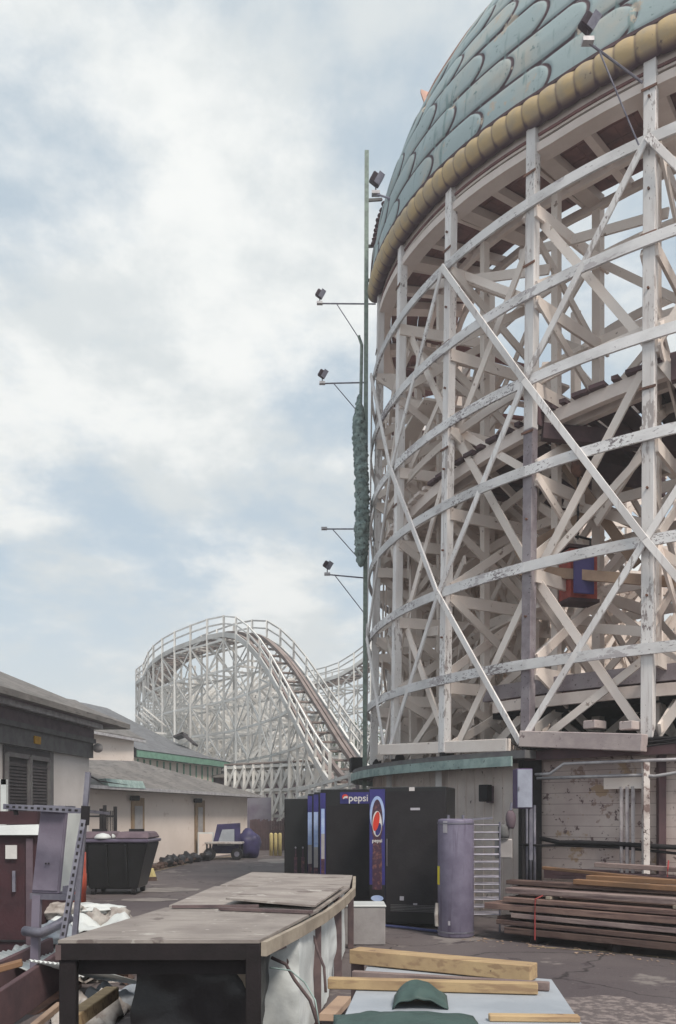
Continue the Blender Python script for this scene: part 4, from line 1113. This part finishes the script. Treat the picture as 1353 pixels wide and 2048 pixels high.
# corrugated sheets
def corr(c, w, l, rz, tilt, label):
    b = MB(); n = 56; vs = []
    for j in range(2):
        for i in range(n+1):
            x = (i/n-.5)*w; p = V((x, (j-.5)*l, .010*math.sin(i*2*math.pi/5)))
            from mathutils import Euler
            p.rotate(Euler((tilt, 0, rz))); vs.append(c+p)
    b.add(vs, [(i, i+1, n+2+i, n+1+i) for i in range(n)]); b.smooth = True
    o = b.build('corrugated_sheet', whiteplas); md = o.modifiers.new('thick', 'SOLIDIFY'); md.thickness = .004
    tag(o, label, 'corrugated sheet', 'corrugated sheets in the scrap')
corr(P(95,1925,7.9), .6, 1.1, .9, .12, 'white corrugated sheet at the foot of the grey enclosure post')
corr(P(178,1945,7.2), .6, .8, -.5, -.35, 'white corrugated sheet seen through the open end of the plywood bench')
corr(P(120,1900,8.4), .9, .5, .25, .1, 'white corrugated sheet lying highest behind the bench leg')

# ------------------------------------------------------------ plywood bench
TZ = .9
t = T('plywood_bench', 'long bent workbench topped with weathered grey plywood sheets', 'workbench', V((-.9,7.5,0)))
TL = [V((-1.68,5.1,TZ)), V((-1.40,6.85,TZ)), V((-1.28,8.9,TZ)), V((-1.13,11.2,TZ))]
TR = [V((-.47,5.1,TZ)), V((-.15,6.72,TZ)), V((.12,8.9,TZ)), V((.18,10.6,TZ))]
e = V((0,0,0))
MB().prism([TL[0],TR[0],TR[1]+V((0,.05,0)),TL[1]+V((0,.05,0))], .02).build('plywood_top', ply, t)
MB().prism([TL[1]+V((.02,.09,.012)),TR[1]+V((.0,.12,.0)),TR[2]+V((0,-.1,.0)),TL[2]+V((0,-.1,.012))], .02).build('plywood_top', ply, t)
MB().prism([TL[2]+V((.05,-.06,.018)),TR[2]+V((0,-.06,.008)),TR[3],TL[3]], .02).build('plywood_top', ply, t)
MB().ribbon([p+V((.025,-.0,-.055)) for p in TR[:1]+[TR[0]*.5+TR[1]*.5+V((.02,0,0)), TR[1]+V((.02,0,0)), (TR[1]+TR[2])*.5+V((.04,0,0)), TR[2]+V((.02,0,0)), TR[3]]], .035, .085).build('edge_board', edgew, t)
MB().ribbon([p+V((-.0,-.0,-.075)) for p in TL], .035, .09).build('edge_board', legw, t)
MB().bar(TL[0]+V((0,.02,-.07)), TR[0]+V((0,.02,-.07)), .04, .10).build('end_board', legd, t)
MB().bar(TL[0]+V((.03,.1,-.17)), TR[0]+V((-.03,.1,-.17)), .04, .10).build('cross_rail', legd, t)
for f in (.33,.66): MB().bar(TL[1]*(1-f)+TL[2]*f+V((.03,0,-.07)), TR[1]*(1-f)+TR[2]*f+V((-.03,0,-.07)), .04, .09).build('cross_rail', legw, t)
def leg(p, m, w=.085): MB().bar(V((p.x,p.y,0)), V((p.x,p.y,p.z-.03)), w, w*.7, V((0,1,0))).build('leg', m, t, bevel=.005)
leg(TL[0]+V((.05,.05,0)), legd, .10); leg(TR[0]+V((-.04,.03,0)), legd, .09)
for f, seg in ((.52,0),(1.0,0),(.62,1),(.95,2)):
    p = TR[seg]*(1-f)+TR[seg+1]*f; leg(p+V((-.02,0,0)), legw, .075)
for f, seg in ((0,1),(0,2),(1,2)):
    p = TL[seg]*(1-f)+TL[seg+1]*f; leg(p+V((.03,0,0)), legw, .075)
MB().bar(P(520,1900,5.2), P(575,1870,6.0)-V((0,0,.05)), .03,.07).build('stretcher', legw, t)
# loose sheet on the bench
b = MB(); p0 = P(452,1797,6.95); p1 = P(630,1812,6.68)
b.hexa([p0-V((.0,0,.01)), p1-V((0,0,.01)), V((.06,8.5,.93)), V((-.72,8.9,.93)), p0+V((0,0,.006)), p1+V((0,0,.006)), V((.06,8.5,.945)), V((-.72,8.9,.945))])
o = b.build('loose_plywood', ply); tag(o, 'loose plywood sheet propped up on the middle of the bench top', 'plywood sheet')
b = MB().bar(P(440,1817,6.66), P(625,1824,6.42), .05, .022); o = b.build('batten_strip', legw); tag(o, 'thin brown batten lying across the joint of the bench top', 'batten')
b = MB().bar(P(345,1813,6.80), P(518,1812,6.83), .05, .02); o = b.build('batten_strip', legw); tag(o, 'second thin batten further left along the bench joint', 'batten')
b = MB().bar(P(318,1897,5.6), P(345,1897,5.35), .12, .08); o = b.build('timber_offcut', edgew, None, bevel=.004); tag(o, 'pale timber offcut poking out under the near end of the bench', 'offcut')
# bundle beneath
def lumpbox(x0, x1, y0, y1, z0, z1, seed, amp, mat, name, label, cat, n=26, pull=None):
    b = MB(); 
    def pt(u, v, w):
        p = V((x0+(x1-x0)*u, y0+(y1-y0)*v, z0+(z1-z0)*w))
        k = MN.noise(p*2.2+V((seed,0,0)))*amp+MN.noise(p*6+V((seed,3,0)))*amp*.45+amp*.5*math.sin((p.y*5+p.z*3+seed))*MN.noise(p*1.3)
        c = V(((x0+x1)/2, (y0+y1)/2, (z0+z1)/2)); d = (p-c).normalized(); q = p+d*k
        q.x += (pull(p) if pull else 0); return q
    for face in range(5):
        base = len(b.v)
        for i in range(n+1):
            for j in range(n+1):
                s, t_ = i/n, j/n
                b.v.append({0: lambda: pt(s,0,t_), 1: lambda: pt(1,s,t_), 2: lambda: pt(1-s,1,t_), 3: lambda: pt(0,1-s,t_), 4: lambda: pt(s,t_,1)}[face]())
        for i in range(n):
            for j in range(n): b.f.append((base+i*(n+1)+j, base+(i+1)*(n+1)+j, base+(i+1)*(n+1)+j+1, base+i*(n+1)+j+1))
    b.smooth = True; o = b.build(name, mat); tag(o, label, cat); return o
lumpbox(-1.32, -.50, 5.45, 7.0, .02, .78, 3, .09, bag, 'wrapped_bundle', 'bulky black plastic bundle stuffed under the near end of the bench', 'bundle')
lumpbox(-1.05, -.27, 5.9, 10.2, .02, .82, 9, .06, tarpw, 'white_tarpaulin', 'creased white tarpaulin bundle packed beneath the bench behind its legs', 'tarpaulin', 60, lambda p: min(.11*(p.y-5.9), .20+.06*(p.y-7.7)))
for k, (pts, r) in enumerate((([P(543,1915,5.75), P(590,1960,5.72), P(640,2060,5.6)], .012), ([P(610,1862,6.6), P(635,1900,6.6), P(652,1985,6.5)], .011), ([P(540,1935,5.5), P(610,1965,5.6), P(640,2055,5.5)], .005))):
    pts = catmull(pts, .03) if False else pts
    o = MB().tube([pts[0], (pts[0]+pts[1])*.5+V((.02,0,.03)), pts[1], (pts[1]+pts[2])*.5+V((.02,0,.03)), pts[2]], r, 8).build('rope', legw if k < 2 else teal, None, smooth=True); tag(o, ['brown cord hanging over the tarpaulin by the nearest leg','brown cord over the tarpaulin at the third leg','thin green cord over the white tarpaulin'][k], 'cord')
b = MB(); pts = [P(470,1942,5.42), P(488,1940,5.4), P(500,1950,5.38), P(506,2010,5.38), P(500,2040,5.4), P(498,1985,5.42), P(485,1962,5.42)]
b.add(pts+[p+V((0,.04,0)) for p in pts], [tuple(range(7))[::-1], tuple(range(7,14))]+[(i,(i+1)%7,7+(i+1)%7,7+i) for i in range(7)])
o = b.build('cardboard_flap', edgew); tag(o, 'curled tan cardboard flap by the right front leg of the bench', 'cardboard')
# pallet-like board right of bench bottom
o = MB().bar(P(655,2035,6.3), P(690,1998,7.2), .12, .05).build('plank', raw); tag(o, 'rough brown plank on the ground beside the tarpaulin', 'plank')

# ------------------------------------------------------------ foam board table at bottom right
t = T('trestle_table', 'low table of pale grey foam boards on timber runners at the bottom right', 'table', V((.7,4.4,0)))
q = [P(735,1931,5.08), P(1104,1958,4.66), P(1166,2050,3.65), P(668,2050,3.65)]
for k in range(4): q[k] = V((q[k].x, q[k].y, .75))
q[2] = V((1.02,3.4,.75)); q[3] = V((-.02,3.4,.75))
MB().prism(q, .03).build('table_top', foam, t, bevel=.003)
MB().prism([p-V((0,0,.034)) for p in q], .02).build('under_board', edgew, t)
for p in q: MB().bar(V((p.x*.9+.06,p.y-.08+(.2 if p.y < 4 else 0),0)), V((p.x*.9+.06,p.y-.08+(.2 if p.y < 4 else 0),.69)), .07, .07).build('leg', legw, t)
def beam(p, q, w, h, m, label, name='timber_beam'):
    o = MB().bar(p, q, w, h).build(name, m, None, bevel=.004); tag(o, label, 'timber'); return o
beam(V((.10,5.16,.80)), V((1.06,4.60,.80)), .13, .085, yellowood, 'thick yellow timber beam, farthest of those on the foam table')
beam(V((.08,4.66,.775)), V((1.08,4.34,.775)), .04, .045, plankw, 'thin weathered timber in the middle across the foam table')
beam(V((-.05,4.40,.782)), V((1.00,4.26,.782)), .06, .055, yellowood, 'tan timber, nearest of those laid across the foam table')
beam(V((.66,3.72,.765)), V((1.05,3.70,.765)), .05, .028, yellowood, 'yellow lath at the bottom edge of the foam table')
# stub under left end of thick beam
beam(V((.12,5.2,0.0)), V((.12,5.2,.755)), .08, .06, legw, 'short brown prop standing under the left end of the thick yellow beam')
# green tarp hood
b = MB(); n = 24
for i in range(n+1):
    for j in range(n+1):
        s, t_ = i/n, j/n; x = .25+.26*s; y = 3.92+.30*t_
        hgt = .105*math.sin(math.pi*min(1, s**.8))**.8*(math.sin(math.pi*(.15+.75*t_)))+.012*MN.noise(V((s*5,t_*5,0)))
        b.v.append(V((x+.03*t_, y, .755+max(0,hgt))))
b.f = [(i*(n+1)+j, (i+1)*(n+1)+j, (i+1)*(n+1)+j+1, i*(n+1)+j+1) for i in range(n) for j in range(n)]; b.smooth = True
o = b.build('tarp_hood', tarpg); tag(o, 'green canvas hood humped up on the foam table', 'canvas'); md = o.modifiers.new('thick', 'SOLIDIFY'); md.thickness = .006
b = MB(); n = 30
for i in range(n+1):
    for j in range(n+1):
        s, t_ = i/n, j/n; x = -.02+.62*s; y = 3.5+.30*t_+.03*math.sin(s*4)
        b.v.append(V((x, y, .758+.03*math.sin(math.pi*s)**.6*math.sin(math.pi*t_)**.5+.012*MN.noise(V((s*6,t_*4,3))))))
b.f = [(i*(n+1)+j, (i+1)*(n+1)+j, (i+1)*(n+1)+j+1, i*(n+1)+j+1) for i in range(n) for j in range(n)]; b.smooth = True
o = b.build('folded_canvas', tarpg); tag(o, 'flat fold of green canvas along the bottom edge of the foam table', 'canvas'); md = o.modifiers.new('thick', 'SOLIDIFY'); md.thickness = .006

# white chest
c = G(735, 10.7); t = T('white_chest', 'white chest box on the ground between bench and drinks machine', 'chest', V((.2,10.9,0)))
MB().box(V((.25,11.0,.24)), (.70,.5,.48)).build('body', doorgrey, t, bevel=.015)
MB().box(V((.25,11.0,.495)), (.72,.52,.03)).build('lid', whiteplas, t, bevel=.01)

# ------------------------------------------------------------ drinks machines
def machine(px0, px1, d0, d1, z1, dep, label, strip=None, z0=.06):
    """front face from (px0,d0) to (px1,d1); dep backwards"""
    a, c = G(px0, d0), G(px1, d1); s = (c-a).normalized(); w = (c-a).length; nrm = V((s.y, -s.x, 0))  # towards camera
    bk = -nrm*dep; rz = math.atan2(s.y, s.x)
    t = T('drinks_machine', label, 'vending machine', (a+c)/2, 'row of black drinks machines')
    up = V((0,0,1))
    MB().hexa([a+up*z0, c+up*z0, c+bk+up*z0, a+bk+up*z0, a+up*z1, c+up*z1, c+bk+up*z1, a+bk+up*z1]).build('cabinet', black, t, bevel=.012)
    def pl(u0, u1, v0, v1, m, name, par, lift=.008, lab=None):
        p = [a+s*u0+nrm*lift, a+s*u1+nrm*lift]; q_ = [x-nrm*.006-nrm*(lift-.002)*.5 for x in p]
        return MB().hexa([p[0]+up*v0, p[1]+up*v0, q_[1]+up*v0, q_[0]+up*v0, p[0]+up*v1, p[1]+up*v1, q_[1]+up*v1, q_[0]+up*v1]).build(name, m, par, label=lab)
    for k in (.05, w-.09): MB().box(a+s*k+bk*.5+up*z0/2, (.06,.06,z0)).build('foot', blackmatte, t)
    return t, a, c, s, nrm, w, rz, pl
up = V((0,0,1))
def ellipse(c, s, nrm, rx, rz_, m, name, par, lift, n=26, tilt=0, half=None):
    b = MB(); pts = []
    for k in range(n):
        th = 2*math.pi*k/n; x, z = rx*math.cos(th), rz_*math.sin(th)
        x, z = x*math.cos(tilt)-z*math.sin(tilt), x*math.sin(tilt)+z*math.cos(tilt)
        pts.append(c+s*x+up*z+nrm*lift)
    b.add(pts+[p-nrm*.003 for p in pts], [tuple(range(n)), tuple(range(n,2*n))[::-1]]+[(i,n+i,n+(i+1)%n,(i+1)%n) for i in range(n)])
    return b.build(name, m, par)
t, a, c, s, nrm, w, rz, pl = machine(740, 893, 12.6, 12.25, 2.06, .75, 'nearest black drinks machine with blue bottle graphic down its left side')
st_ = pl(.0, .235, .30, 2.03, blue, 'graphic_strip', t, .012)
pl(.0, .235, .15, .62, black, 'strip_base', st_, .0135)
bx = a+s*.118
ellipse(bx+up*1.66, s, nrm, .112, .27, halo, 'glow_print', st_, .0150)
ellipse(bx+up*1.55, s, nrm, .085, .33, cola, 'bottle_print', st_, .0175)
ellipse(bx+up*1.05, s, nrm, .070, .45, cola, 'bottle_print', st_, .0165)
pl(.045, .19, .55, 1.05, cola, 'bottle_print', st_, .0172)
ellipse(bx+up*1.52, s, nrm, .072, .19, labelw, 'emblem_ring', st_, .0195)
ellipse(bx+s*-.012+up*1.555, s, nrm, .046, .145, logored, 'emblem_red', st_, .0215, tilt=-.18)
ellipse(bx+s*.018+up*1.44, s, nrm, .042, .095, blue, 'emblem_blue', st_, .0210, tilt=-.2)
text_part('pepsi', .075, bx+up*1.27+nrm*.0185, (math.pi/2,0,rz), labelw, 'lettering', st_, .001, .001)
ellipse(bx+up*.42, s, nrm, .095, .045, halo, 'base_glow_print', st_, .0170)
dr = pl(.245, w-.01, .22, 2.0, blackmatte, 'door', t, .010)
pl(.62, .76, 1.72, 1.755, labeld, 'label_plate', dr, .014)
pl(.26, .275, .9, 1.3, mould, 'door_handle', dr, .03)
for q in range(5): pl(.32, w-.08, .24+.022*q, .25+.022*q, mould, 'vent_slot', dr, .013)
pl(.46, .52, .40, .46, labeld, 'sticker', dr, .014); pl(.66, .72, .34, .365, labeld, 'sticker', dr, .014)
pl(.6, .68, 2.0, 2.055, stuccog, 'hinge', t, .016)
t, a, c, s, nrm, w, rz, pl = machine(641, 760, 13.6, 13.35, 2.06, .75, 'second black drinks machine with a lit-style blue header sign reading a cola name')
t['label'] = 'second black drinks machine with a small blue header sign at its top right'
pl(.0, .09, .3, 2.0, blue, 'graphic_strip', t, .010); pl(.02, .075, 1.35, 1.75, halo, 'glow_print', t, .013); pl(.02, .075, .95, 1.35, doorgrey, 'bottle_print', t, .0135); pl(.02,.075,.35,.95, cola, 'bottle_print', t, .0137)
hd = pl(.33, .80, 1.83, 2.01, blue, 'header_sign', t, .012)
text_part('pepsi', .155, a+s*.63+up*1.915+nrm*.0135, (math.pi/2,0,rz), labelw, 'lettering', hd, .001, .0015)
ellipse(a+s*.415+up*1.935, s, nrm, .05, .045, logored, 'emblem_red', hd, .0142)
ellipse(a+s*.42+up*1.925, s, nrm, .04, .022, labelw, 'emblem_wave', hd, .0160, tilt=.4)
ellipse(a+s*.42+up*1.897, s, nrm, .036, .02, blue, 'emblem_blue', hd, .0175, tilt=.2)
pl(.11, w-.01, .2, 1.8, blackmatte, 'door', t, .009)
for k, (x0, x1, d, lab) in enumerate(((628, 700, 14.6, 'third drinks machine, only its blue and white edge strip showing'), (616, 690, 15.7, 'fourth drinks machine back, showing a pale strip beside the leftmost one'))):
    t, a, c, s, nrm, w, rz, pl = machine(x0, x1, d, d-.15, 2.04, .75, lab)
    pl(.0, .085, .3, 2.0, blue, 'graphic_strip', t, .010); pl(.005, .08, 1.1, 1.7, halo, 'glow_print', t, .013); pl(.005, .08, .75, 1.1, doorgrey, 'bottle_print', t, .0135); pl(.005,.08,.3,.75, cola, 'bottle_print', t, .0135)
t, a, c, s, nrm, w, rz, pl = machine(569, 616, 16.2, 16.15, 1.96, .7, 'leftmost and farthest drinks machine, all black with two faint bottles')
for u in (.22, .36):
    bt = a+s*u
    pl(u-.03, u+.03, .5, .85, cola, 'bottle_print', t, .010); pl(u-.012, u+.012, .85, 1.0, cola, 'bottle_print', t, .011)
    ellipse(bt+up*1.03, s, nrm, .016, .02, labeld, 'bottle_cap', t, .010)
o = MB().tube([gy(742,1853)+V((0,0,.03)), gy(800,1858)+V((0,0,.03)), gy(884,1868)+V((0,0,.03))], .02, 8).build('hose', M('blue_hose', (.06,.07,.17), None, 3.)); tag(o, 'thin blue hose along the foot of the nearest drinks machine', 'hose')

# ------------------------------------------------------------ water heater, rack
c = G(912, 11.6)
t = T('water_heater', 'tall purple-grey cylindrical water heater tank standing on the ground', 'water heater', c)
tank = MB().lathe(c, [(.235,0),(.245,.02),(.245,1.56),(.24,1.585),(.20,1.60)], 40).build('tank', heater, t, smooth='auto')
MB().lathe(c+V((0,0,.06)), [(.252,0),(.252,.02)], 40).build('seam', steel, tank)
MB().lathe(c+V((0,0,1.53)), [(.252,0),(.252,.015)], 40).build('seam', steel, tank)
for dx in (-.1,.1): MB().tube([c+V((dx,0,1.59)), c+V((dx,0,1.65))], .02, 8).build('pipe_stub', steel, t)
def oncyl(ang, z, w, h, m, name):
    b = MB(); vs = []
    for i in range(7):
        aa = ang+(i/6-.5)*w/.25; 
        for zz in (z-h/2, z+h/2): vs.append(c+V((.249*math.sin(aa), -.249*math.cos(aa), zz)))
    b.add(vs, [(2*i,2*i+2,2*i+3,2*i+1) for i in range(6)]); o = b.build(name, m, t); o.modifiers.new('thick','SOLIDIFY').thickness = .002
oncyl(-.75, 1.49, .07, .16, labeld, 'label'); oncyl(-1.45, .83, .12, .25, ylabel, 'energy_tag'); oncyl(-.5,.2,.03,.06,labeld,'valve_plate')
MB().tube([c+V((-.25,-.02,.45)), c+V((-.27,-.04,.3)), c+V((-.26,-.04,.14))], .03, 8).build('insulation_tuft', debrisw, t)
t = T('wire_rack', 'tall wire shelving rack behind the water heater', 'rack', G(972, 12.1))
xs = (946, 1000)
for px in xs:
    for d in (11.95, 12.35): MB().tube([G(px,d), G(px,d,1.55)], .014, 8).build('upright', steel, t)
for k in range(13):
    z = .25+k*.105; b = MB()
    for i in range(5): d = 11.95+.1*i; b.tube([G(xs[0],d,z), G(xs[1],d,z)], .004 if i else .009, 6)
    b.build('wire_shelf', steel, t)
o = MB().bar(P(880,1643,12.0), P(985,1636,12.0), .06, .03).build('steel_bar', steel); tag(o, 'grey steel bar lying over the rack behind the heater top', 'bar')

# ------------------------------------------------------------ lumber pile
A_, B_ = gy(1000,1880), gy(1353,1920); dl = (B_-A_).normalized(); nl = V((-dl.y, dl.x, 0))   # nl points away from camera
if nl.y < 0: nl = -nl
random.seed(9)
for k in range(3):
    p = A_+dl*(.5+k*1.1); o = MB().bar(p+up*.05, p+nl*1.0+up*.05, .1, .1).build('bearer', legd); tag(o, 'dark bearer on the ground under the lumber pile, %s' % ['leftmost','middle','rightmost'][k], 'timber', 'bearers under the pile')
rows = [(.10,.6,plank),(.20,.6,plank),(.30,.62,plank),(.40,.6,plank),(.50,.56,plank)]
ordn = ['bottom','second','third','fourth','fifth']
col = ['front','middle','back']
for i, (z, _, m) in enumerate(rows):
    for j in range(3):
        st0 = -.05+random.uniform(-.16,.28)+(.1 if i == 0 else 0); L = 5.2+random.uniform(-.3,.3)
        p = A_+dl*st0+nl*(.08+.26*j+random.uniform(-.01,.02))+up*(z+.045)
        o = MB().bar(p, p+dl*L+up*random.uniform(-.02,.02), .25, random.choice((.084,.08,.062))).build('lumber_plank', plankw if (i*3+j) % 5 == 1 else m, None, bevel=.006)
        tag(o, 'brown plank in the %s layer of the lumber pile, %s row' % (ordn[i], col[j]), 'plank', 'planks in the lumber pile')
for k, (st0, L, off, z, w, h, m, dz, lab) in enumerate((
    (.05, 5.0, .15, .655, .2, .07, plankw, .0, 'weathered plank raised on sticks, front of the pile top'),
    (.0, 5.0, .42, .66, .2, .07, plank, .0, 'brown plank raised on sticks, middle of the pile top'),
    (-.1, 4.8, .42, .74, .2, .06, plank, .0, 'brown plank lying second on the pile top'),
    (.9, 4.4, .35, .80, .14, .06, planko, -.05, 'orange-brown plank on the upper middle of the pile'),
    (.95, 4.4, .62, .84, .16, .06, planko, .0, 'orange-brown plank behind another high on the pile'),
    (.25, 4.9, .72, .93, .10, .04, planko, -.25, 'long thin orange batten slanting across the pile top'),
    (.9, 4.4, .95, .99, .14, .06, plankw, -.08, 'pale pinkish plank highest at the back of the pile'),
    (.3, 4.6, .95, .86, .2, .06, darkbeam, .0, 'dark plank at the back just below the highest one'))):
    p = A_+dl*st0+nl*off+up*z
    o = MB().bar(p, p+dl*L+up*dz, w, h).build('lumber_plank', m, None, bevel=.005); tag(o, lab, 'plank', 'planks in the lumber pile')
for k, s0 in enumerate((.7, 2.3)):
    p = A_+dl*s0+nl*.0+up*.6; o = MB().bar(p, p+nl*.75, .06, .035).build('spacer_stick', edgew); tag(o, '%s spacer stick between the pile and the raised planks' % ['left pale','right pale'][k], 'stick', 'spacer sticks')
redr = M('red_strap', (.30,.05,.05), None, 3.)
p = A_+dl*.55; o = MB().tube([p+nl*-.06+up*.06, p+nl*-.062+up*.35, p+nl*-.05+up*.58, p+nl*.05+dl*.05+up*.62], .010, 6).build('strap', redr); tag(o, 'red strap tied round the left end of the lumber pile', 'strap')
p = A_+dl*1.9+nl*.9+up*.98; o = MB().tube([p+dl*-.02+up*.1, p-nl*.08, p-nl*.09-up*.1], .010, 6).build('strap', redr); tag(o, 'short red strap round the highest plank', 'strap')
# loose leaves & grit at the foot of the pile
b = MB()
for k in range(110):
    p = A_+dl*random.uniform(-.6,4)+nl*random.uniform(-.35,.05); s_ = random.uniform(.01,.03)
    b.box(p+up*.008, (s_*1.6,s_,.004), random.uniform(0,3), random.uniform(-.3,.3))
o = b.build('dry_leaves', raw); tag(o, 'dry leaves and splinters scattered in front of the lumber pile', 'leaves'); o['kind'] = 'stuff'

# ------------------------------------------------------------ clutter where the track meets the machines
c = P(716,1530,21); t = T('track_motor', 'black motor housing on the coaster track end behind the drinks machines', 'motor', V((c.x,c.y,1.9)))
MB().box(c, (.38,.4,.36), .1).build('housing', blackmatte, t, bevel=.02)
MB().box(c+V((.12,0,-.35)), (.4,.5,.1)).build('tray', steelL, t)
MB().bar(c+V((0,.2,-1.0)), c+V((0,.2,-.3)), .1,.1).build('stand', greywood, t)
t = T('walkway_ramp', 'pale timber walkway with handrail leading down behind the drinks machines', 'walkway', G(610,26))
for z in (0,.42): MB().bar(P(596,1598-z*40,26), P(730,1560-z*40,22.5), .06, .09).build('handrail', farwhite, t)
MB().bar(P(596,1625,26), P(730,1590,22.5), .9, .08).build('deck', farbrown, t)
for k in range(6):
    f = k/5; a = P(596,1625,26)*(1-f)+P(730,1590,22.5)*f; MB().bar(V((a.x,a.y,0)), a+V((0,0,.75)), .08,.08).build('post', farwhite, t)

hz_m = bpy.data.materials.new('haze_air'); hz_m.use_nodes = True  # haze volume added to lift the blacks and pale the far coaster
hn, hl = nt(hz_m); hn.remove(hn['Principled BSDF']); pv = hn.new('ShaderNodeVolumePrincipled')
pv.inputs['Density'].default_value = .0030; pv.inputs['Color'].default_value = (.93,.94,.95,1); pv.inputs['Anisotropy'].default_value = .2
hl.new(pv.outputs[0], hn['Material Output'].inputs['Volume'])
o = MB().box((0, 80, 14), (344, 226, 30)).build('haze', hz_m); o['kind'] = 'stuff'; tag(o, 'thin haze added over the whole yard to lift dark tones and fade the distance', 'haze')
# ------------------------------------------------------------ world, sun, camera
W = bpy.data.worlds.new('World'); sc.world = W; W.use_nodes = True
N, L = W.node_tree.nodes, W.node_tree.links
bg = N['Background']; SUN_EL, SUN_DIR = 51, V((.50, -.80, 0)).normalized()
sky = N.new('ShaderNodeTexSky'); sky.sky_type = 'NISHITA'; sky.sun_disc = False
sky.sun_elevation = R_(SUN_EL); sky.sun_rotation = math.atan2(SUN_DIR.x, SUN_DIR.y)
sky.dust_density = 2.0; sky.air_density = 1.0
tc = N.new('ShaderNodeTexCoord'); sx = N.new('ShaderNodeSeparateXYZ'); L.new(tc.outputs['Generated'], sx.inputs[0])
def math_(op, a, b_=None):
    m = N.new('ShaderNodeMath'); m.operation = op
    for i, x in enumerate((a, b_)):
        if x is None: continue
        if isinstance(x, (int, float)): m.inputs[i].default_value = x
        else: L.new(x, m.inputs[i])
    return m.outputs[0]
zz = math_('MAXIMUM', sx.outputs[2], 0.0); den = math_('ADD', zz, .30)
cb = N.new('ShaderNodeCombineXYZ'); L.new(math_('DIVIDE', sx.outputs[0], den), cb.inputs[0]); L.new(math_('DIVIDE', sx.outputs[1], den), cb.inputs[1])
def wn(scale, det, off, rough=.55, dist=.3):
    mp = N.new('ShaderNodeMapping'); mp.inputs['Location'].default_value = off; L.new(cb.outputs[0], mp.inputs[0])
    n = N.new('ShaderNodeTexNoise'); n.inputs['Scale'].default_value = scale; n.inputs['Detail'].default_value = det
    n.inputs['Roughness'].default_value = rough; n.inputs['Distortion'].default_value = dist; L.new(mp.outputs[0], n.inputs['Vector']); return n.outputs['Fac']
def wr(f, a, b_, lo=0., hi=1.):
    r = N.new('ShaderNodeMapRange'); r.interpolation_type = 'SMOOTHSTEP'
    r.inputs[1].default_value = a; r.inputs[2].default_value = b_; r.inputs[3].default_value = lo; r.inputs[4].default_value = hi; L.new(f, r.inputs[0]); return r.outputs[0]
cover = wr(wn(1.9, 9, (3.1,1.7,0), .62, .1), .42, .60)
shade = wr(wn(2.8, 9, (8.2,5.1,0), .62, .1), .42, .60)
cloudc = N.new('ShaderNodeMix'); cloudc.data_type = 'RGBA'; L.new(shade, cloudc.inputs[0])
cloudc.inputs[6].default_value = (4.7,5.0,5.1,1); cloudc.inputs[7].default_value = (6.2,6.3,6.2,1)
# thin veil: lift the clear sky towards pale blue
veil = N.new('ShaderNodeMix'); veil.data_type = 'RGBA'; veil.inputs[0].default_value = .72
L.new(sky.outputs[0], veil.inputs[6]); veil.inputs[7].default_value = (3.95,4.65,5.05,1)
mx = N.new('ShaderNodeMix'); mx.data_type = 'RGBA'; L.new(cover, mx.inputs[0]); L.new(veil.outputs[2], mx.inputs[6]); L.new(cloudc.outputs[2], mx.inputs[7])
hz = wr(sx.outputs[2], .0, .30, .85, 0.)
mh = N.new('ShaderNodeMix'); mh.data_type = 'RGBA'; L.new(hz, mh.inputs[0]); L.new(mx.outputs[2], mh.inputs[6]); mh.inputs[7].default_value = (5.9,6.15,6.2,1)
L.new(mh.outputs[2], bg.inputs['Color']); bg.inputs['Strength'].default_value = .1
sun = bpy.data.lights.new('sun', 'SUN'); sun.energy = 2.1; sun.angle = R_(14); sun.color = (1,.91,.81)
so = bpy.data.objects.new('sun', sun); C.objects.link(so)
dirv = V((SUN_DIR.x*math.cos(R_(SUN_EL)), SUN_DIR.y*math.cos(R_(SUN_EL)), math.sin(R_(SUN_EL))))
so.rotation_euler = (-dirv).to_track_quat('-Z', 'Y').to_euler()
cam = bpy.data.cameras.new('camera'); co = bpy.data.objects.new('camera', cam); C.objects.link(co); sc.camera = co
cam.sensor_fit = 'VERTICAL'; cam.sensor_height = 36; cam.lens = 36*F/2048; cam.clip_end = 1500; cam.clip_start = .05
cam.shift_y = (HY-1024)/2048
co.location = (0,0,EYE); co.rotation_euler = (math.pi/2, 0, 0)
sc.cycles.diffuse_bounces = 8; sc.cycles.max_bounces = 12
vs = sc.view_settings; vs.view_transform = 'Standard'; vs.look = 'None'; vs.exposure = 0.68; vs.gamma = 1
